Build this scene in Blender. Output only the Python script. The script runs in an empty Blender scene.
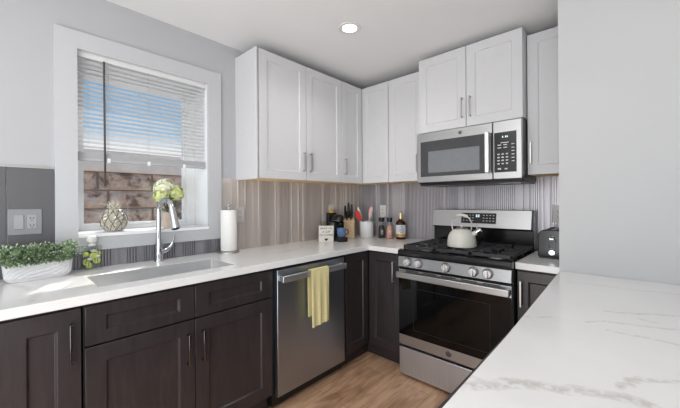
import bpy, bmesh, math, random
from mathutils import Vector, Matrix
random.seed(7)
S = bpy.context.scene
COL = S.collection
PI = math.pi

# ------------------------------------------------------------------ camera
def make_camera():
    cd = bpy.data.cameras.new('camera')
    cam = bpy.data.objects.new('camera', cd)
    COL.objects.link(cam)
    yaw = math.radians(42.0885); ro = -.0061
    r = Vector((math.cos(yaw), math.sin(yaw), 0)); w = Vector((-math.sin(yaw), math.cos(yaw), 0)); up = Vector((0, 0, 1))
    R = (r + ro * up).normalized(); U = (up - ro * r).normalized(); B = -w
    m = Matrix(((R.x, U.x, B.x, 2.2462), (R.y, U.y, B.y, -2.6672), (R.z, U.z, B.z, 1.2792), (0, 0, 0, 1)))
    cam.matrix_world = m
    cd.sensor_width = 36; cd.sensor_fit = 'HORIZONTAL'
    cd.lens = 316.5413 / 680 * 36
    cd.shift_x = (340 - 347.9173) / 680
    cd.shift_y = (200.6765 - 204) / 680
    cd.clip_start = .02; cd.clip_end = 200
    S.camera = cam
make_camera()

# ------------------------------------------------------------------ world, sun, area lights, exposure
def make_world():
    w = bpy.data.worlds.new('sky'); S.world = w; w.use_nodes = True
    nt = w.node_tree; nt.nodes.clear()
    tc = nt.nodes.new('ShaderNodeTexCoord'); sx = nt.nodes.new('ShaderNodeSeparateXYZ')
    rp = nt.nodes.new('ShaderNodeValToRGB'); bg = nt.nodes.new('ShaderNodeBackground'); o = nt.nodes.new('ShaderNodeOutputWorld')
    nt.links.new(tc.outputs['Generated'], sx.inputs[0]); nt.links.new(sx.outputs['Z'], rp.inputs[0])
    nt.links.new(rp.outputs[0], bg.inputs[0]); nt.links.new(bg.outputs[0], o.inputs[0])
    e = rp.color_ramp.elements
    e[0].position = 0.0; e[0].color = (.75, .72, .68, 1)
    e[1].position = 0.14; e[1].color = (.86, .88, .90, 1)
    for p, c in ((.18, (.28, .48, .68, 1)), (.3, (.15, .37, .64, 1)), (.8, (.16, .36, .75, 1))):
        n = e.new(p); n.color = c
    bg.inputs[1].default_value = 1.25
make_world()

def sun():
    l = bpy.data.lights.new('sun', 'SUN'); l.energy = 5.0; l.angle = math.radians(.6); l.color = (1, .95, .88)
    o = bpy.data.objects.new('sun', l); COL.objects.link(o)
    d = Vector((.84, -.42, -1.0))
    o.rotation_euler = d.to_track_quat('-Z', 'Y').to_euler(); o.location = (-3, 1, 5)
sun()

def area(name, loc, target, sx, sy, power, col=(1, 1, 1), spread=None):
    l = bpy.data.lights.new(name, 'AREA'); l.shape = 'RECTANGLE'; l.size = sx; l.size_y = sy; l.energy = power; l.color = col
    if spread: l.spread = spread
    o = bpy.data.objects.new(name, l); COL.objects.link(o); o.location = loc
    o.rotation_euler = (Vector(target) - Vector(loc)).to_track_quat('-Z', 'Y').to_euler()
    return o
# daylight of the unseen living-room windows behind the camera, then two added fill lights
area('rear_window_light', (1.6, -5.35, 1.5), (1.3, 0, 1.35), 3.2, 1.9, 34, (.97, .985, 1))
area('side_window_light', (5.35, -3.0, 1.5), (0, -1.6, 1.2), 3.0, 1.9, 9, (.97, .99, 1))
area('ceiling_fill_panel', (1.6, -2.85, 2.41), (1.35, -2.0, 0), 1.8, 1.3, 28, (.96, .985, 1))  # broad panel added out of view, fill in place of unseen downlights
area('fill_uplight', (2.3, -3.8, .5), (1.5, -1.7, 2.44), 2.4, 1.6, 78, (.95, .98, 1))  # uplight added behind the camera to brighten the ceiling

vs = S.view_settings
S.display_settings.display_device = 'sRGB'
vs.view_transform = 'Standard'; vs.look = 'None'; vs.gamma = 1; vs.use_curve_mapping = False
vs.exposure = -.27

# ------------------------------------------------------------------ materials
def lin(c):
    return tuple((x / 12.92 if x <= .04045 else ((x + .055) / 1.055) ** 2.4) for x in [v / 255 for v in c]) + (1,)
MATS = {}
class NT:
    def __init__(s, name):
        s.m = bpy.data.materials.new(name); s.m.use_nodes = True; s.t = s.m.node_tree
        s.b = s.t.nodes['Principled BSDF']; s.n = s.t.nodes; s.l = s.t.links; MATS[name] = s.m
    def new(s, ty, **k):
        n = s.n.new(ty)
        for a, v in k.items(): setattr(n, a, v)
        return n
    def link(s, a, b): s.l.new(a, b)
    def coord(s, scale=(1, 1, 1), out='Object'):
        t = s.new('ShaderNodeTexCoord'); m = s.new('ShaderNodeMapping'); m.inputs['Scale'].default_value = scale
        s.link(t.outputs[out], m.inputs[0]); return m.outputs[0]
    def noise(s, vec, scale, detail=4, rough=.5, dist=0):
        n = s.new('ShaderNodeTexNoise'); n.inputs['Scale'].default_value = scale; n.inputs['Detail'].default_value = detail
        n.inputs['Roughness'].default_value = rough; n.inputs['Distortion'].default_value = dist
        s.link(vec, n.inputs['Vector']); return n
    def ramp(s, fac, stops):
        r = s.new('ShaderNodeValToRGB'); e = r.color_ramp.elements
        e[0].position, e[0].color = stops[0]; e[1].position, e[1].color = stops[-1]
        for p, c in stops[1:-1]:
            q = e.new(p); q.color = c
        s.link(fac, r.inputs[0]); return r.outputs[0]
    def bump(s, h, strength=.3, dist=.002):
        b = s.new('ShaderNodeBump'); b.inputs['Strength'].default_value = strength; b.inputs['Distance'].default_value = dist
        s.link(h, b.inputs['Height']); s.link(b.outputs[0], s.b.inputs['Normal'])
    def math(s, op, a, b=None, clamp=False):
        n = s.new('ShaderNodeMath', operation=op); n.use_clamp = clamp
        for i, v in enumerate((a, b)):
            if v is None: continue
            if isinstance(v, (int, float)): n.inputs[i].default_value = v
            else: s.link(v, n.inputs[i])
        return n.outputs[0]
    def mix(s, f, a, b):
        n = s.new('ShaderNodeMix', data_type='RGBA')
        for k, v in ((0, f), (6, a), (7, b)):
            if isinstance(v, (int, float)): n.inputs[k].default_value = v
            elif isinstance(v, tuple): n.inputs[k].default_value = v
            else: s.link(v, n.inputs[k])
        return n.outputs[2]
def plain(name, rgb, rough=.5, metal=0, var=.04, scale=30, spec=.5, coat=0, trans=0, ior=1.45, bump=0):
    t = NT(name); c = lin(rgb); v = t.coord(); n = t.noise(v, scale, 3)
    a = tuple(min(1, x * (1 - var)) for x in c[:3]) + (1,); b = tuple(min(1, x * (1 + var)) for x in c[:3]) + (1,)
    t.link(t.ramp(n.outputs[0], [(.3, a), (.7, b)]), t.b.inputs['Base Color'])
    t.b.inputs['Roughness'].default_value = rough; t.b.inputs['Metallic'].default_value = metal
    t.b.inputs['Specular IOR Level'].default_value = spec; t.b.inputs['Coat Weight'].default_value = coat
    t.b.inputs['Transmission Weight'].default_value = trans; t.b.inputs['IOR'].default_value = ior
    if bump: t.bump(n.outputs[0], bump)
    return t.m
plain('wall_paint', (181, 182, 185), .6, var=.01, scale=3)
plain('wall_paint_right', (190, 191, 192), .6, var=.01, scale=3)
plain('ceiling_paint', (236, 236, 236), .8, var=.01, scale=3)
plain('trim_paint', (194, 195, 198), .4, var=.01)
plain('cabinet_white', (208, 208, 210), .38, var=.01)
plain('vinyl_white', (240, 241, 242), .35, var=.01)
plain('blind_white', (222, 222, 222), .45, var=.01)
plain('blind_rail', (178, 179, 181), .45, var=.01)
plain('white_ceramic', (228, 228, 230), .25, var=.01)
plain('white_plastic', (225, 224, 220), .4, var=.01)
plain('grey_plate', (146, 147, 150), .35, .2, var=.01)
plain('outlet_grey', (206, 202, 200), .4, var=.01); plain('grey_insert', (164, 165, 168), .35, .1, var=.01)
plain('black_plastic', (22, 22, 24), .35, var=.1)
plain('black_enamel', (16, 16, 18), .18, var=.1)
plain('black_iron', (44, 44, 46), .42, var=.2, scale=80, bump=.2)
plain('black_gap', (6, 6, 6), .8)
plain('dark_glass', (7, 7, 8), .05, var=.05, spec=.35)
plain('microwave_glass', (70, 70, 72), .1, var=.05, spec=.6)
plain('microwave_mesh', (140, 143, 146), .12, .55, var=.03)
plain('panel_print', (210, 210, 210), .5)
plain('chrome', (205, 207, 210), .08, 1, var=.01)
plain('dark_chrome', (120, 120, 124), .2, 1, var=.05)
plain('satin_nickel', (190, 189, 186), .28, 1, var=.02)
plain('rubber_black', (12, 12, 12), .7)
plain('paper', (240, 239, 236), .9, var=.02, scale=60, bump=.3)
plain('towel_yellow', (226, 214, 160), .9, var=.10, scale=220, bump=.8)
plain('natural_ply', (240, 206, 156), .6, var=.08, scale=18)
plain('maple', (214, 186, 148), .5, var=.07, scale=40)
plain('sign_white', (226, 222, 214), .6, var=.02)
plain('ink', (34, 32, 32), .6)
plain('mug_blue', (88, 112, 150), .25, var=.15)
plain('yellow_plastic', (214, 164, 52), .4)
plain('red_silicone', (206, 52, 48), .45)
plain('pink_silicone', (232, 184, 184), .45)
plain('teal_silicone', (100, 140, 130), .45)
plain('pepper', (50, 44, 42), .8, var=.5, scale=300)
plain('pink_salt', (214, 160, 140), .7, var=.25, scale=200)
plain('syrup', (52, 28, 14), .15)
plain('label_white', (214, 216, 218), .6)
plain('label_gold', (196, 158, 98), .4, .3)
plain('gold_foil', (214, 196, 150), .35, .6)
plain('kettle_cream', (204, 203, 194), .33, var=.01)
plain('pineapple_silver', (204, 198, 184), .32, .35, var=.12, scale=20)
plain('pineapple_dark', (92, 84, 74), .4, .5, var=.2)
plain('pot_beige', (196, 178, 162), .6, var=.06)
plain('petal', (214, 222, 156), .7, var=.18, scale=30)
plain('petal_pale', (236, 238, 208), .7, var=.08, scale=30)
plain('leaf_dark', (84, 110, 52), .6, var=.3, scale=40)
plain('leaf_green', (118, 142, 102), .6, var=.35, scale=30)
plain('leaf_pale', (178, 194, 168), .6, var=.25, scale=30)
plain('lime', (212, 220, 118), .5, var=.2, scale=60)
plain('stem_brown', (90, 80, 50), .7)
plain('coping_stone', (246, 222, 200), .8, var=.08, scale=4)
plain('pale_bounce_ground', (232, 222, 208), .9, var=.2, scale=3)  # unseen ground, kept pale to bounce sunlight onto the stone wall
plain('wand_brown', (66, 60, 56), .3)
plain('badge_grey', (150, 152, 156), .25, .9)
plain('badge_dark', (84, 86, 92), .3, .6)

def glass(name, tint=(1, 1, 1, 1), refl=.9):
    t = NT(name); tr = t.new('ShaderNodeBsdfTransparent'); tr.inputs[0].default_value = tint
    g = t.new('ShaderNodeBsdfGlossy'); g.inputs['Roughness'].default_value = .02
    f = t.new('ShaderNodeLayerWeight'); f.inputs['Blend'].default_value = .5; mx = t.new('ShaderNodeMixShader')
    v = t.coord(); n = t.noise(v, 2, 1); k = t.math('ADD', t.math('MULTIPLY', t.math('POWER', f.outputs['Facing'], 4), refl * .8), .04)
    t.link(k, mx.inputs[0]); t.link(tr.outputs[0], mx.inputs[1]); t.link(g.outputs[0], mx.inputs[2])
    t.link(mx.outputs[0], t.n['Material Output'].inputs[0])
glass('window_glass'); glass('clear_glass', (.93, .95, .94, 1)); glass('tinted_glass', (.75, .75, .76, 1))

def emis(name, rgb, s):
    t = NT(name); t.b.inputs['Base Color'].default_value = lin(rgb)
    t.b.inputs['Emission Color'].default_value = lin(rgb); t.b.inputs['Emission Strength'].default_value = s
emis('lamp_lens', (255, 252, 245), 6.0)
emis('display_digits', (200, 215, 220), .8)

def steel(name, rgb, rough=.24, axis='h', var=.08):
    t = NT(name); v = t.coord((2, 2, 260) if axis == 'h' else (160, 160, 1.5)); n = t.noise(v, 3, 3)
    c = lin(rgb); a = tuple(x * (1 - var) for x in c[:3]) + (1,); b = tuple(min(1, x * (1 + var)) for x in c[:3]) + (1,)
    t.link(t.ramp(n.outputs[0], [(.3, a), (.7, b)]), t.b.inputs['Base Color'])
    t.b.inputs['Metallic'].default_value = 1
    r = t.new('ShaderNodeMapRange'); r.inputs['To Min'].default_value = rough * .8; r.inputs['To Max'].default_value = rough * 1.25
    t.link(n.outputs[0], r.inputs[0]); t.link(r.outputs[0], t.b.inputs['Roughness'])
    t.bump(n.outputs[0], .06, .0006)
steel('stainless', (182, 182, 182), .34); steel('stainless_dark', (172, 178, 188), .36); steel('stainless_vertical', (198, 200, 206), .42, 'v')
steel('stainless_panel', (160, 160, 161), .3); steel('steel_bright', (226, 226, 226), .42); steel('sink_steel', (228, 228, 228), .45)

def darkwood():
    t = NT('espresso_wood'); v = t.coord((9, 9, 1.2)); n = t.noise(v, 3, 6, .6, 1.2); v2 = t.coord(); n2 = t.noise(v2, 2.2, 3)
    a = t.ramp(n.outputs[0], [(.25, lin((36, 34, 36))), (.55, lin((49, 46, 48))), (.8, lin((64, 58, 58)))])
    b = t.mix(t.math('MULTIPLY', n2.outputs[0], .55), a, lin((56, 43, 42)))
    t.link(b, t.b.inputs['Base Color']); t.b.inputs['Roughness'].default_value = .33
    t.bump(n.outputs[0], .12, .001)
darkwood()

def backsplash_mat(name, c1, c2):
    t = NT(name); v = t.coord((6, 6, .0)); n = t.noise(v, 2.5, 2, .5)
    t.link(t.ramp(n.outputs[0], [(.3, lin(c1)), (.7, lin(c2))]), t.b.inputs['Base Color'])
    t.b.inputs['Metallic'].default_value = .35; t.b.inputs['Roughness'].default_value = .28
backsplash_mat('ribbed_warm_lit', (203, 194, 188), (215, 206, 200)); backsplash_mat('ribbed_dark', (142, 141, 146), (152, 151, 156)); backsplash_mat('ribbed_grey', (184, 181, 186), (198, 195, 200))  # left run: warm reflections from under the cabinets painted into its colour
backsplash_mat('smooth_grey', (100, 100, 103), (104, 104, 107))

def floor_mat():
    t = NT('oak_planks')
    tc = t.new('ShaderNodeTexCoord'); mp = t.new('ShaderNodeMapping'); mp.inputs['Rotation'].default_value = (0, 0, PI / 2)
    t.link(tc.outputs['Object'], mp.inputs[0])
    br = t.new('ShaderNodeTexBrick'); br.offset = .37; br.inputs['Scale'].default_value = 1
    br.inputs['Brick Width'].default_value = 1.22; br.inputs['Row Height'].default_value = .178
    br.inputs['Mortar Size'].default_value = .0012; br.inputs['Mortar Smooth'].default_value = .1
    br.inputs['Color1'].default_value = (0, 0, 0, 1); br.inputs['Color2'].default_value = (1, 1, 1, 1); br.inputs['Mortar'].default_value = (.5, .5, .5, 1)
    t.link(mp.outputs[0], br.inputs['Vector'])
    v = t.coord((7, .8, 1)); n = t.noise(v, 4, 8, .65, 1.6); v2 = t.coord((3.0, .9, 1)); n2 = t.noise(v2, 2.2, 3, .5, .6)
    g = t.ramp(n.outputs[0], [(.25, lin((146, 110, 82))), (.5, lin((196, 156, 124))), (.75, lin((218, 182, 148)))])
    h = t.mix(t.ramp(n2.outputs[0], [(.50, (0, 0, 0, 1)), (.70, (1, 1, 1, 1))]), g, lin((126, 86, 60)))
    k = t.mix(t.math('MULTIPLY', br.outputs['Color'], .28), h, lin((222, 184, 150)))
    m = t.mix(br.outputs['Fac'], k, lin((120, 88, 64)))
    t.link(m, t.b.inputs['Base Color']); t.b.inputs['Roughness'].default_value = .42; t.bump(n.outputs[0], .15, .001)
floor_mat()

def quartz(name, veins, base=(232, 231, 230), vein=(194, 189, 184), rough=.16):
    """white quartz; veins = [(points, width, strength)] in world metres"""
    t = NT(name); g = t.new('ShaderNodeNewGeometry'); pos = g.outputs['Position']
    n = t.noise(pos, 9, 5, .65); n2 = t.noise(pos, 45, 3, .6); n3 = t.noise(pos, 3, 4, .6)
    def vm(op, a, b=None):
        q = t.new('ShaderNodeVectorMath', operation=op)
        for i, x in enumerate((a, b)):
            if x is None: continue
            if isinstance(x, tuple): q.inputs[i].default_value = x
            else: t.link(x, q.inputs[i])
        return q
    off = vm('SCALE', vm('SUBTRACT', n.outputs[1], (.5, .5, .5)).outputs[0]); off.inputs['Scale'].default_value = .07
    P = vm('MULTIPLY', vm('ADD', pos, off.outputs[0]).outputs[0], (1, 1, 0)).outputs[0]
    tot = None
    for pts, wd, st in veins:
        for a, b in zip(pts[:-1], pts[1:]):
            A = (a[0], a[1], 0); d = (b[0] - a[0], b[1] - a[1], 0); L2 = d[0] ** 2 + d[1] ** 2
            q = vm('SUBTRACT', P, A).outputs[0]
            h = t.math('DIVIDE', vm('DOT_PRODUCT', q, d).outputs['Value'], L2, clamp=True)
            dd = vm('SCALE', d); t.link(h, dd.inputs['Scale'])
            ln = vm('LENGTH', vm('SUBTRACT', q, dd.outputs[0]).outputs[0]).outputs['Value']
            f = t.math('SUBTRACT', 1, t.math('DIVIDE', ln, wd), clamp=True)
            f = t.math('MULTIPLY', t.math('POWER', f, .6), st)
            tot = f if tot is None else t.math('MAXIMUM', tot, f)
    # faint cloud and hairlines everywhere
    cl = t.ramp(n3.outputs[0], [(.35, lin(base)), (.7, lin(tuple(x - 7 for x in base)))])
    if tot is not None:
        br = t.math('MULTIPLY', tot, t.ramp(n2.outputs[0], [(.36, (.15, .15, .15, 1)), (.52, (1, 1, 1, 1))]))
        cl = t.mix(br, cl, lin(vein))
    t.link(cl, t.b.inputs['Base Color']); t.b.inputs['Roughness'].default_value = rough
V_PEN = [([(2.0, -2.056), (2.055, -1.991), (2.109, -1.959), (2.175, -1.918), (2.217, -1.903), (2.266, -1.901), (2.31, -1.93), (2.45, -1.98)], .018, .9),
         ([(2.226, -1.864), (2.259, -1.802), (2.30, -1.757), (2.4, -1.70)], .011, .8), ([(2.179, -1.342), (2.249, -1.316), (2.351, -1.243), (2.6, -1.1)], .010, .6),
         ([(2.135, -1.496), (2.184, -1.442), (2.249, -1.433), (2.34, -1.395), (2.6, -1.36)], .009, .55), ([(2.2, -1.528), (2.249, -1.533), (2.291, -1.525), (2.4, -1.55)], .009, .55),
         ([(1.975, -1.578), (2.056, -1.526)], .008, .5), ([(2.258, -1.358), (2.297, -1.37)], .008, .5), ([(1.987, -2.015), (2.03, -2.013)], .01, .6),
         ([(2.035, -.976), (2.136, -.968), (2.294, -.939), (2.6, -.9)], .009, .5)]
V_L = [([(.335, -1.427), (.382, -1.287), (.321, -1.094), (.187, -.958)], .016, .6), ([(.12, -.9), (.3, -.75), (.5, -.72)], .012, .4),
       ([(.2, -2.62), (.42, -2.55), (.6, -2.58)], .02, .5), ([(.5, -2.95), (.3, -2.75), (.1, -2.6)], .02, .5), ([(.55, -.5), (.8, -.3), (.95, -.35)], .012, .4)]
V_R = [([(1.75, -.5), (1.85, -.56), (1.95, -.5)], .012, .5)]
quartz('quartz_peninsula', V_PEN); quartz('quartz_long', V_L); quartz('quartz_short', V_R)

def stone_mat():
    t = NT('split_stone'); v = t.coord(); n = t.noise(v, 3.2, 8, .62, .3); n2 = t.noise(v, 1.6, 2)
    a = t.ramp(n.outputs[0], [(.40, lin((88, 66, 56))), (.47, lin((208, 174, 150))), (.62, lin((250, 224, 198)))])  # dark brown patches paint the deep shadows of the rough stone
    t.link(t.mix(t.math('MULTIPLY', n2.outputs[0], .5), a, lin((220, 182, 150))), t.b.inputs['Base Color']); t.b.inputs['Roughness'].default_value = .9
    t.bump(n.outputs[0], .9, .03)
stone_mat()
plain('mortar', (150, 132, 120), .95, var=.15, scale=20)

# ------------------------------------------------------------------ building helpers
class MB:
    def __init__(s): s.b = bmesh.new()
    def box(s, x0, x1, y0, y1, z0, z1):
        xs = sorted((x0, x1)); ys = sorted((y0, y1)); zs = sorted((z0, z1))
        v = [s.b.verts.new((x, y, z)) for z in zs for y in ys for x in xs]
        for f in ((0, 2, 3, 1), (4, 5, 7, 6), (0, 1, 5, 4), (2, 6, 7, 3), (0, 4, 6, 2), (1, 3, 7, 5)): s.b.faces.new([v[i] for i in f])
        return s
    def obox(s, c, sx, sy, sz, rot):           # oriented box: centre, sizes, Matrix 3x3
        v = []
        for z in (-.5, .5):
            for y in (-.5, .5):
                for x in (-.5, .5): v.append(s.b.verts.new(Vector(c) + rot @ Vector((x * sx, y * sy, z * sz))))
        for f in ((0, 2, 3, 1), (4, 5, 7, 6), (0, 1, 5, 4), (2, 6, 7, 3), (0, 4, 6, 2), (1, 3, 7, 5)): s.b.faces.new([v[i] for i in f])
        return s
    def tube(s, pts, r, n=12, cap=True):
        pts = [Vector(p) for p in pts]; rs = r if isinstance(r, (list, tuple)) else [r] * len(pts)
        rings = []; prev = None
        for i, p in enumerate(pts):
            d = (pts[min(i + 1, len(pts) - 1)] - pts[max(i - 1, 0)]).normalized()
            if prev is None:
                a = d.cross(Vector((0, 0, 1)));
                if a.length < .05: a = d.cross(Vector((0, 1, 0)))
                a.normalize()
            else: a = (prev - d * prev.dot(d)).normalized()
            prev = a; b = d.cross(a)
            rings.append([s.b.verts.new(p + (a * math.cos(2 * PI * k / n) + b * math.sin(2 * PI * k / n)) * rs[i]) for k in range(n)])
        for q, w in zip(rings[:-1], rings[1:]):
            for k in range(n): s.b.faces.new((q[k], q[(k + 1) % n], w[(k + 1) % n], w[k]))
        if cap: s.b.faces.new(rings[0][::-1]); s.b.faces.new(rings[-1])
        return s
    def cyl(s, a, b, r, n=24): return s.tube([a, b], r, n)
    def lathe(s, prof, c=(0, 0, 0), n=32, sx=1, sy=1):
        rings = []
        for r, z in prof:
            if r < 1e-6: rings.append([s.b.verts.new((c[0], c[1], c[2] + z))])
            else: rings.append([s.b.verts.new((c[0] + sx * r * math.cos(2 * PI * k / n), c[1] + sy * r * math.sin(2 * PI * k / n), c[2] + z)) for k in range(n)])
        for q, w in zip(rings[:-1], rings[1:]):
            for k in range(n):
                a = [q[k % len(q)], q[(k + 1) % len(q)], w[(k + 1) % len(w)], w[k % len(w)]]
                u = []
                for x in a:
                    if x not in u: u.append(x)
                if len(u) > 2: s.b.faces.new(u)
        for rg in (rings[0], rings[-1]):
            if len(rg) > 2: s.b.faces.new(rg)
        return s
    def prism(s, poly, z0, z1):                # poly in x,y
        a = [s.b.verts.new((x, y, z0)) for x, y in poly]; b = [s.b.verts.new((x, y, z1)) for x, y in poly]; n = len(poly)
        for k in range(n): s.b.faces.new((a[k], a[(k + 1) % n], b[(k + 1) % n], b[k]))
        s.b.faces.new(a[::-1]); s.b.faces.new(b); return s
    def xprism(s, poly, x0, x1):               # poly in y,z extruded along x
        a = [s.b.verts.new((x0, y, z)) for y, z in poly]; b = [s.b.verts.new((x1, y, z)) for y, z in poly]; n = len(poly)
        for k in range(n): s.b.faces.new((a[k], a[(k + 1) % n], b[(k + 1) % n], b[k]))
        s.b.faces.new(a[::-1]); s.b.faces.new(b); return s
    def sphere(s, c, r, n=16, sc=(1, 1, 1)):
        m = Matrix.Translation(c) @ Matrix.Diagonal((sc[0], sc[1], sc[2], 1))
        bmesh.ops.create_uvsphere(s.b, u_segments=n, v_segments=max(6, n // 2), radius=r, matrix=m); return s
    def leaf(s, c, d, up, L, W):
        d = Vector(d).normalized(); up = Vector(up); sd = d.cross(up)
        if sd.length < .01: sd = Vector((1, 0, 0))
        sd.normalize(); c = Vector(c); nrm = sd.cross(d)
        p = [c, c + d * L * .5 + sd * W * .5 + nrm * L * .08, c + d * L, c + d * L * .5 - sd * W * .5 + nrm * L * .08]
        s.b.faces.new([s.b.verts.new(x) for x in p]); return s
    def build(s, name, mat, parent=None, bevel=0, smooth=False, world=False, segs=2, angle=35):
        root = parent
        if world and root is not None:
            loc = Vector((0, 0, 0)); q = root
            while q: loc += Vector(q.location); q = q.parent
            for v in s.b.verts: v.co -= loc
        bmesh.ops.recalc_face_normals(s.b, faces=s.b.faces)
        me = bpy.data.meshes.new(name); s.b.to_mesh(me); s.b.free()
        o = bpy.data.objects.new(name, me); COL.objects.link(o); me.materials.append(MATS[mat])
        if parent: o.parent = parent
        if bevel:
            m = o.modifiers.new('bevel', 'BEVEL'); m.width = bevel; m.segments = segs; m.limit_method = 'ANGLE'; m.angle_limit = math.radians(40)
        if smooth or bevel:
            for p in me.polygons: p.use_smooth = True
            try: me.set_sharp_from_angle(angle=math.radians(angle))
            except Exception: pass
        return o
def thing(name, label, cat, loc=(0, 0, 0), rz=0, group=None):
    o = bpy.data.objects.new(name, None); COL.objects.link(o); o.location = loc; o.rotation_euler = (0, 0, rz)
    o.empty_display_size = .05; o['label'] = label; o['category'] = cat
    if group: o['group'] = group
    return o
def tag(o, label, cat, group=None):
    o['label'] = label; o['category'] = cat
    if group: o['group'] = group
    return o
def struct(o): o['kind'] = 'structure'; return o
def text_part(name, body, size, mat, parent, mw, extrude=.0006, align='CENTER'):
    cu = bpy.data.curves.new(name, 'FONT'); cu.body = body; cu.size = size; cu.extrude = extrude
    cu.align_x = align; cu.align_y = 'CENTER'; cu.space_line = 1.0
    t = bpy.data.objects.new(name + '_curve', cu); COL.objects.link(t)
    dg = bpy.context.evaluated_depsgraph_get(); dg.update()
    me = bpy.data.meshes.new_from_object(t.evaluated_get(dg)); bpy.data.objects.remove(t)
    me.transform(mw); me.materials.clear(); me.materials.append(MATS[mat])
    o = bpy.data.objects.new(name, me); COL.objects.link(o); o.parent = parent; return o
def frame_m(origin, right, up):
    r = Vector(right).normalized(); u = Vector(up).normalized(); n = r.cross(u)
    return Matrix(((r.x, u.x, n.x, origin[0]), (r.y, u.y, n.y, origin[1]), (r.z, u.z, n.z, origin[2]), (0, 0, 0, 1)))

# faces: L = left run (u is y, depth is x), B = back run (u is x, depth is -y), P = peninsula (u is y, depth is x towards -x)
def fm(side):
    return {'L': lambda u, z, d: (d, u, z), 'B': lambda u, z, d: (u, -d, z), 'P': lambda u, z, d: (d, u, z)}[side]
def fbox(mb, side, u0, u1, z0, z1, d0, d1):
    a = fm(side)(u0, z0, d0); b = fm(side)(u1, z1, d1); return mb.box(a[0], b[0], a[1], b[1], a[2], b[2])
def shaker(side, u0, u1, z0, z1, db, df, st=.062, rec=.009, rail=None):
    mb = MB(); F = fm(side); rail = rail or st; sg = 1 if df > db else -1
    def ring(i, j, d): return [mb.b.verts.new(F(*p, d)) for p in ((u0 + i, z0 + j), (u1 - i, z0 + j), (u1 - i, z1 - j), (u0 + i, z1 - j))]
    R = [ring(0, 0, db), ring(0, 0, df), ring(st, rail, df), ring(st + .0065, rail + .0065, df - sg * rec)]
    for q, w in zip(R[:-1], R[1:]):
        for k in range(4): mb.b.faces.new((q[k], q[(k + 1) % 4], w[(k + 1) % 4], w[k]))
    mb.b.faces.new(R[0]); mb.b.faces.new(R[-1]); return mb
def pull(parent, side, u, z, df, L=.155, mat='satin_nickel', proj=.032, vertical=True, w=.010):
    mb = MB(); sg = -1 if side == 'P' else 1; e = df + sg * proj; h = L / 2
    fbox(mb, side, u - w / 2, u + w / 2, z - h, z + h, e - sg * .010, e)
    for k in (-1, 1): fbox(mb, side, u - w / 2, u + w / 2, z + k * (h - .006) - .005, z + k * (h - .006) + .005, df, e - sg * .009)
    return mb.build('handle', mat, parent, bevel=.001, world=True)

# ------------------------------------------------------------------ setting
H = 2.44
struct(MB().box(-.27, 5.5, -5.5, .2, -.1, 0).build('floor', 'oak_planks'))
struct(MB().box(-.27, 5.5, -5.5, .2, H, H + .12).build('ceiling', 'ceiling_paint'))
WY0, WY1, WZ0, WZ1 = -2.375, -1.667, 1.105, 2.112
mb = MB()
e = .006; mb.box(-.27, 0, -5.5, WY0 - e, 0, H); mb.box(-.27, 0, WY1 + e, .2, 0, H); mb.box(-.27, 0, WY0 - e, WY1 + e, 0, WZ0 - .02); mb.box(-.27, 0, WY0 - e, WY1 + e, WZ1 + e, H)
struct(mb.build('wall_left', 'wall_paint'))
struct(MB().box(0, 5.5, 0, .2, 0, H).build('wall_back', 'wall_paint'))
struct(MB().box(1.962, 5.5, -.742, 0, 0, H).build('wall_right', 'wall_paint_right'))
# rear and far side walls with the living-room windows' openings
mb = MB(); y0, y1 = -5.7, -5.5
mb.box(-.27, -.0, y0, y1, 0, H); mb.box(0, 3.2, y0, y1, 0, .5); mb.box(0, 3.2, y0, y1, 2.4, H); mb.box(3.2, 5.7, y0, y1, 0, H)
struct(mb.build('wall_rear', 'wall_paint'))
mb = MB(); x0, x1 = 5.5, 5.7
mb.box(x0, x1, -5.5, -4.5, 0, H); mb.box(x0, x1, -4.5, -1.5, 0, .5); mb.box(x0, x1, -4.5, -1.5, 2.4, H); mb.box(x0, x1, -1.5, .2, 0, H)
struct(mb.build('wall_far_right', 'wall_paint'))

# window casing (trim_1), sill board, vinyl window
mb = MB(); a0, a1, b0, b1 = -2.467, -1.573, 1.012, 2.207
mb.box(0, .018, a0, WY0, b0, b1); mb.box(0, .018, WY1, a1, b0, b1); mb.box(0, .018, WY0, WY1, b0, WZ0 - .0); mb.box(0, .018, WY0, WY1, WZ1, b1)
struct(mb.build('trim_1', 'trim_paint'))
mb = MB(); mb.box(-.27, .024, WY0 + .001, WY1 - .001, WZ0 - .02, WZ0 + .0)
struct(mb.build('trim_2', 'vinyl_white', bevel=.003))
mb = MB(); mb.box(-.27, 0, WY0 - e, WY0, WZ0 - .02, WZ1 + e); mb.box(-.27, 0, WY1, WY1 + e, WZ0 - .02, WZ1 + e); mb.box(-.27, 0, WY0, WY1, WZ1, WZ1 + e)
struct(mb.build('trim_3', 'vinyl_white'))
w1 = bpy.data.objects.new('window_1', None); COL.objects.link(w1); w1.location = (-.23, -2.02, WZ0); struct(w1)
fx0, fx1 = -.268, -.212
mb = MB(); mb.box(fx0, fx1, WY0, WY0 + .04, WZ0, WZ1); mb.box(fx0, fx1, WY1 - .062, WY1, WZ0, WZ1)
mb.box(fx0, fx1, WY0 + .04, WY1 - .062, WZ0, WZ0 + .022); mb.box(fx0, fx1, WY0 + .04, WY1 - .062, WZ1 - .04, WZ1)
mb.build('window_frame', 'vinyl_white', w1, bevel=.002, world=True)
mb = MB(); sy0, sy1 = WY0 + .04, WY1 - .062
mb.box(fx0 + .01, fx1 - .012, sy0, sy0 + .018, WZ0 + .022, WZ1 - .04); mb.box(fx0 + .01, fx1 - .012, sy1 - .018, sy1, WZ0 + .022, WZ1 - .04)
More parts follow.
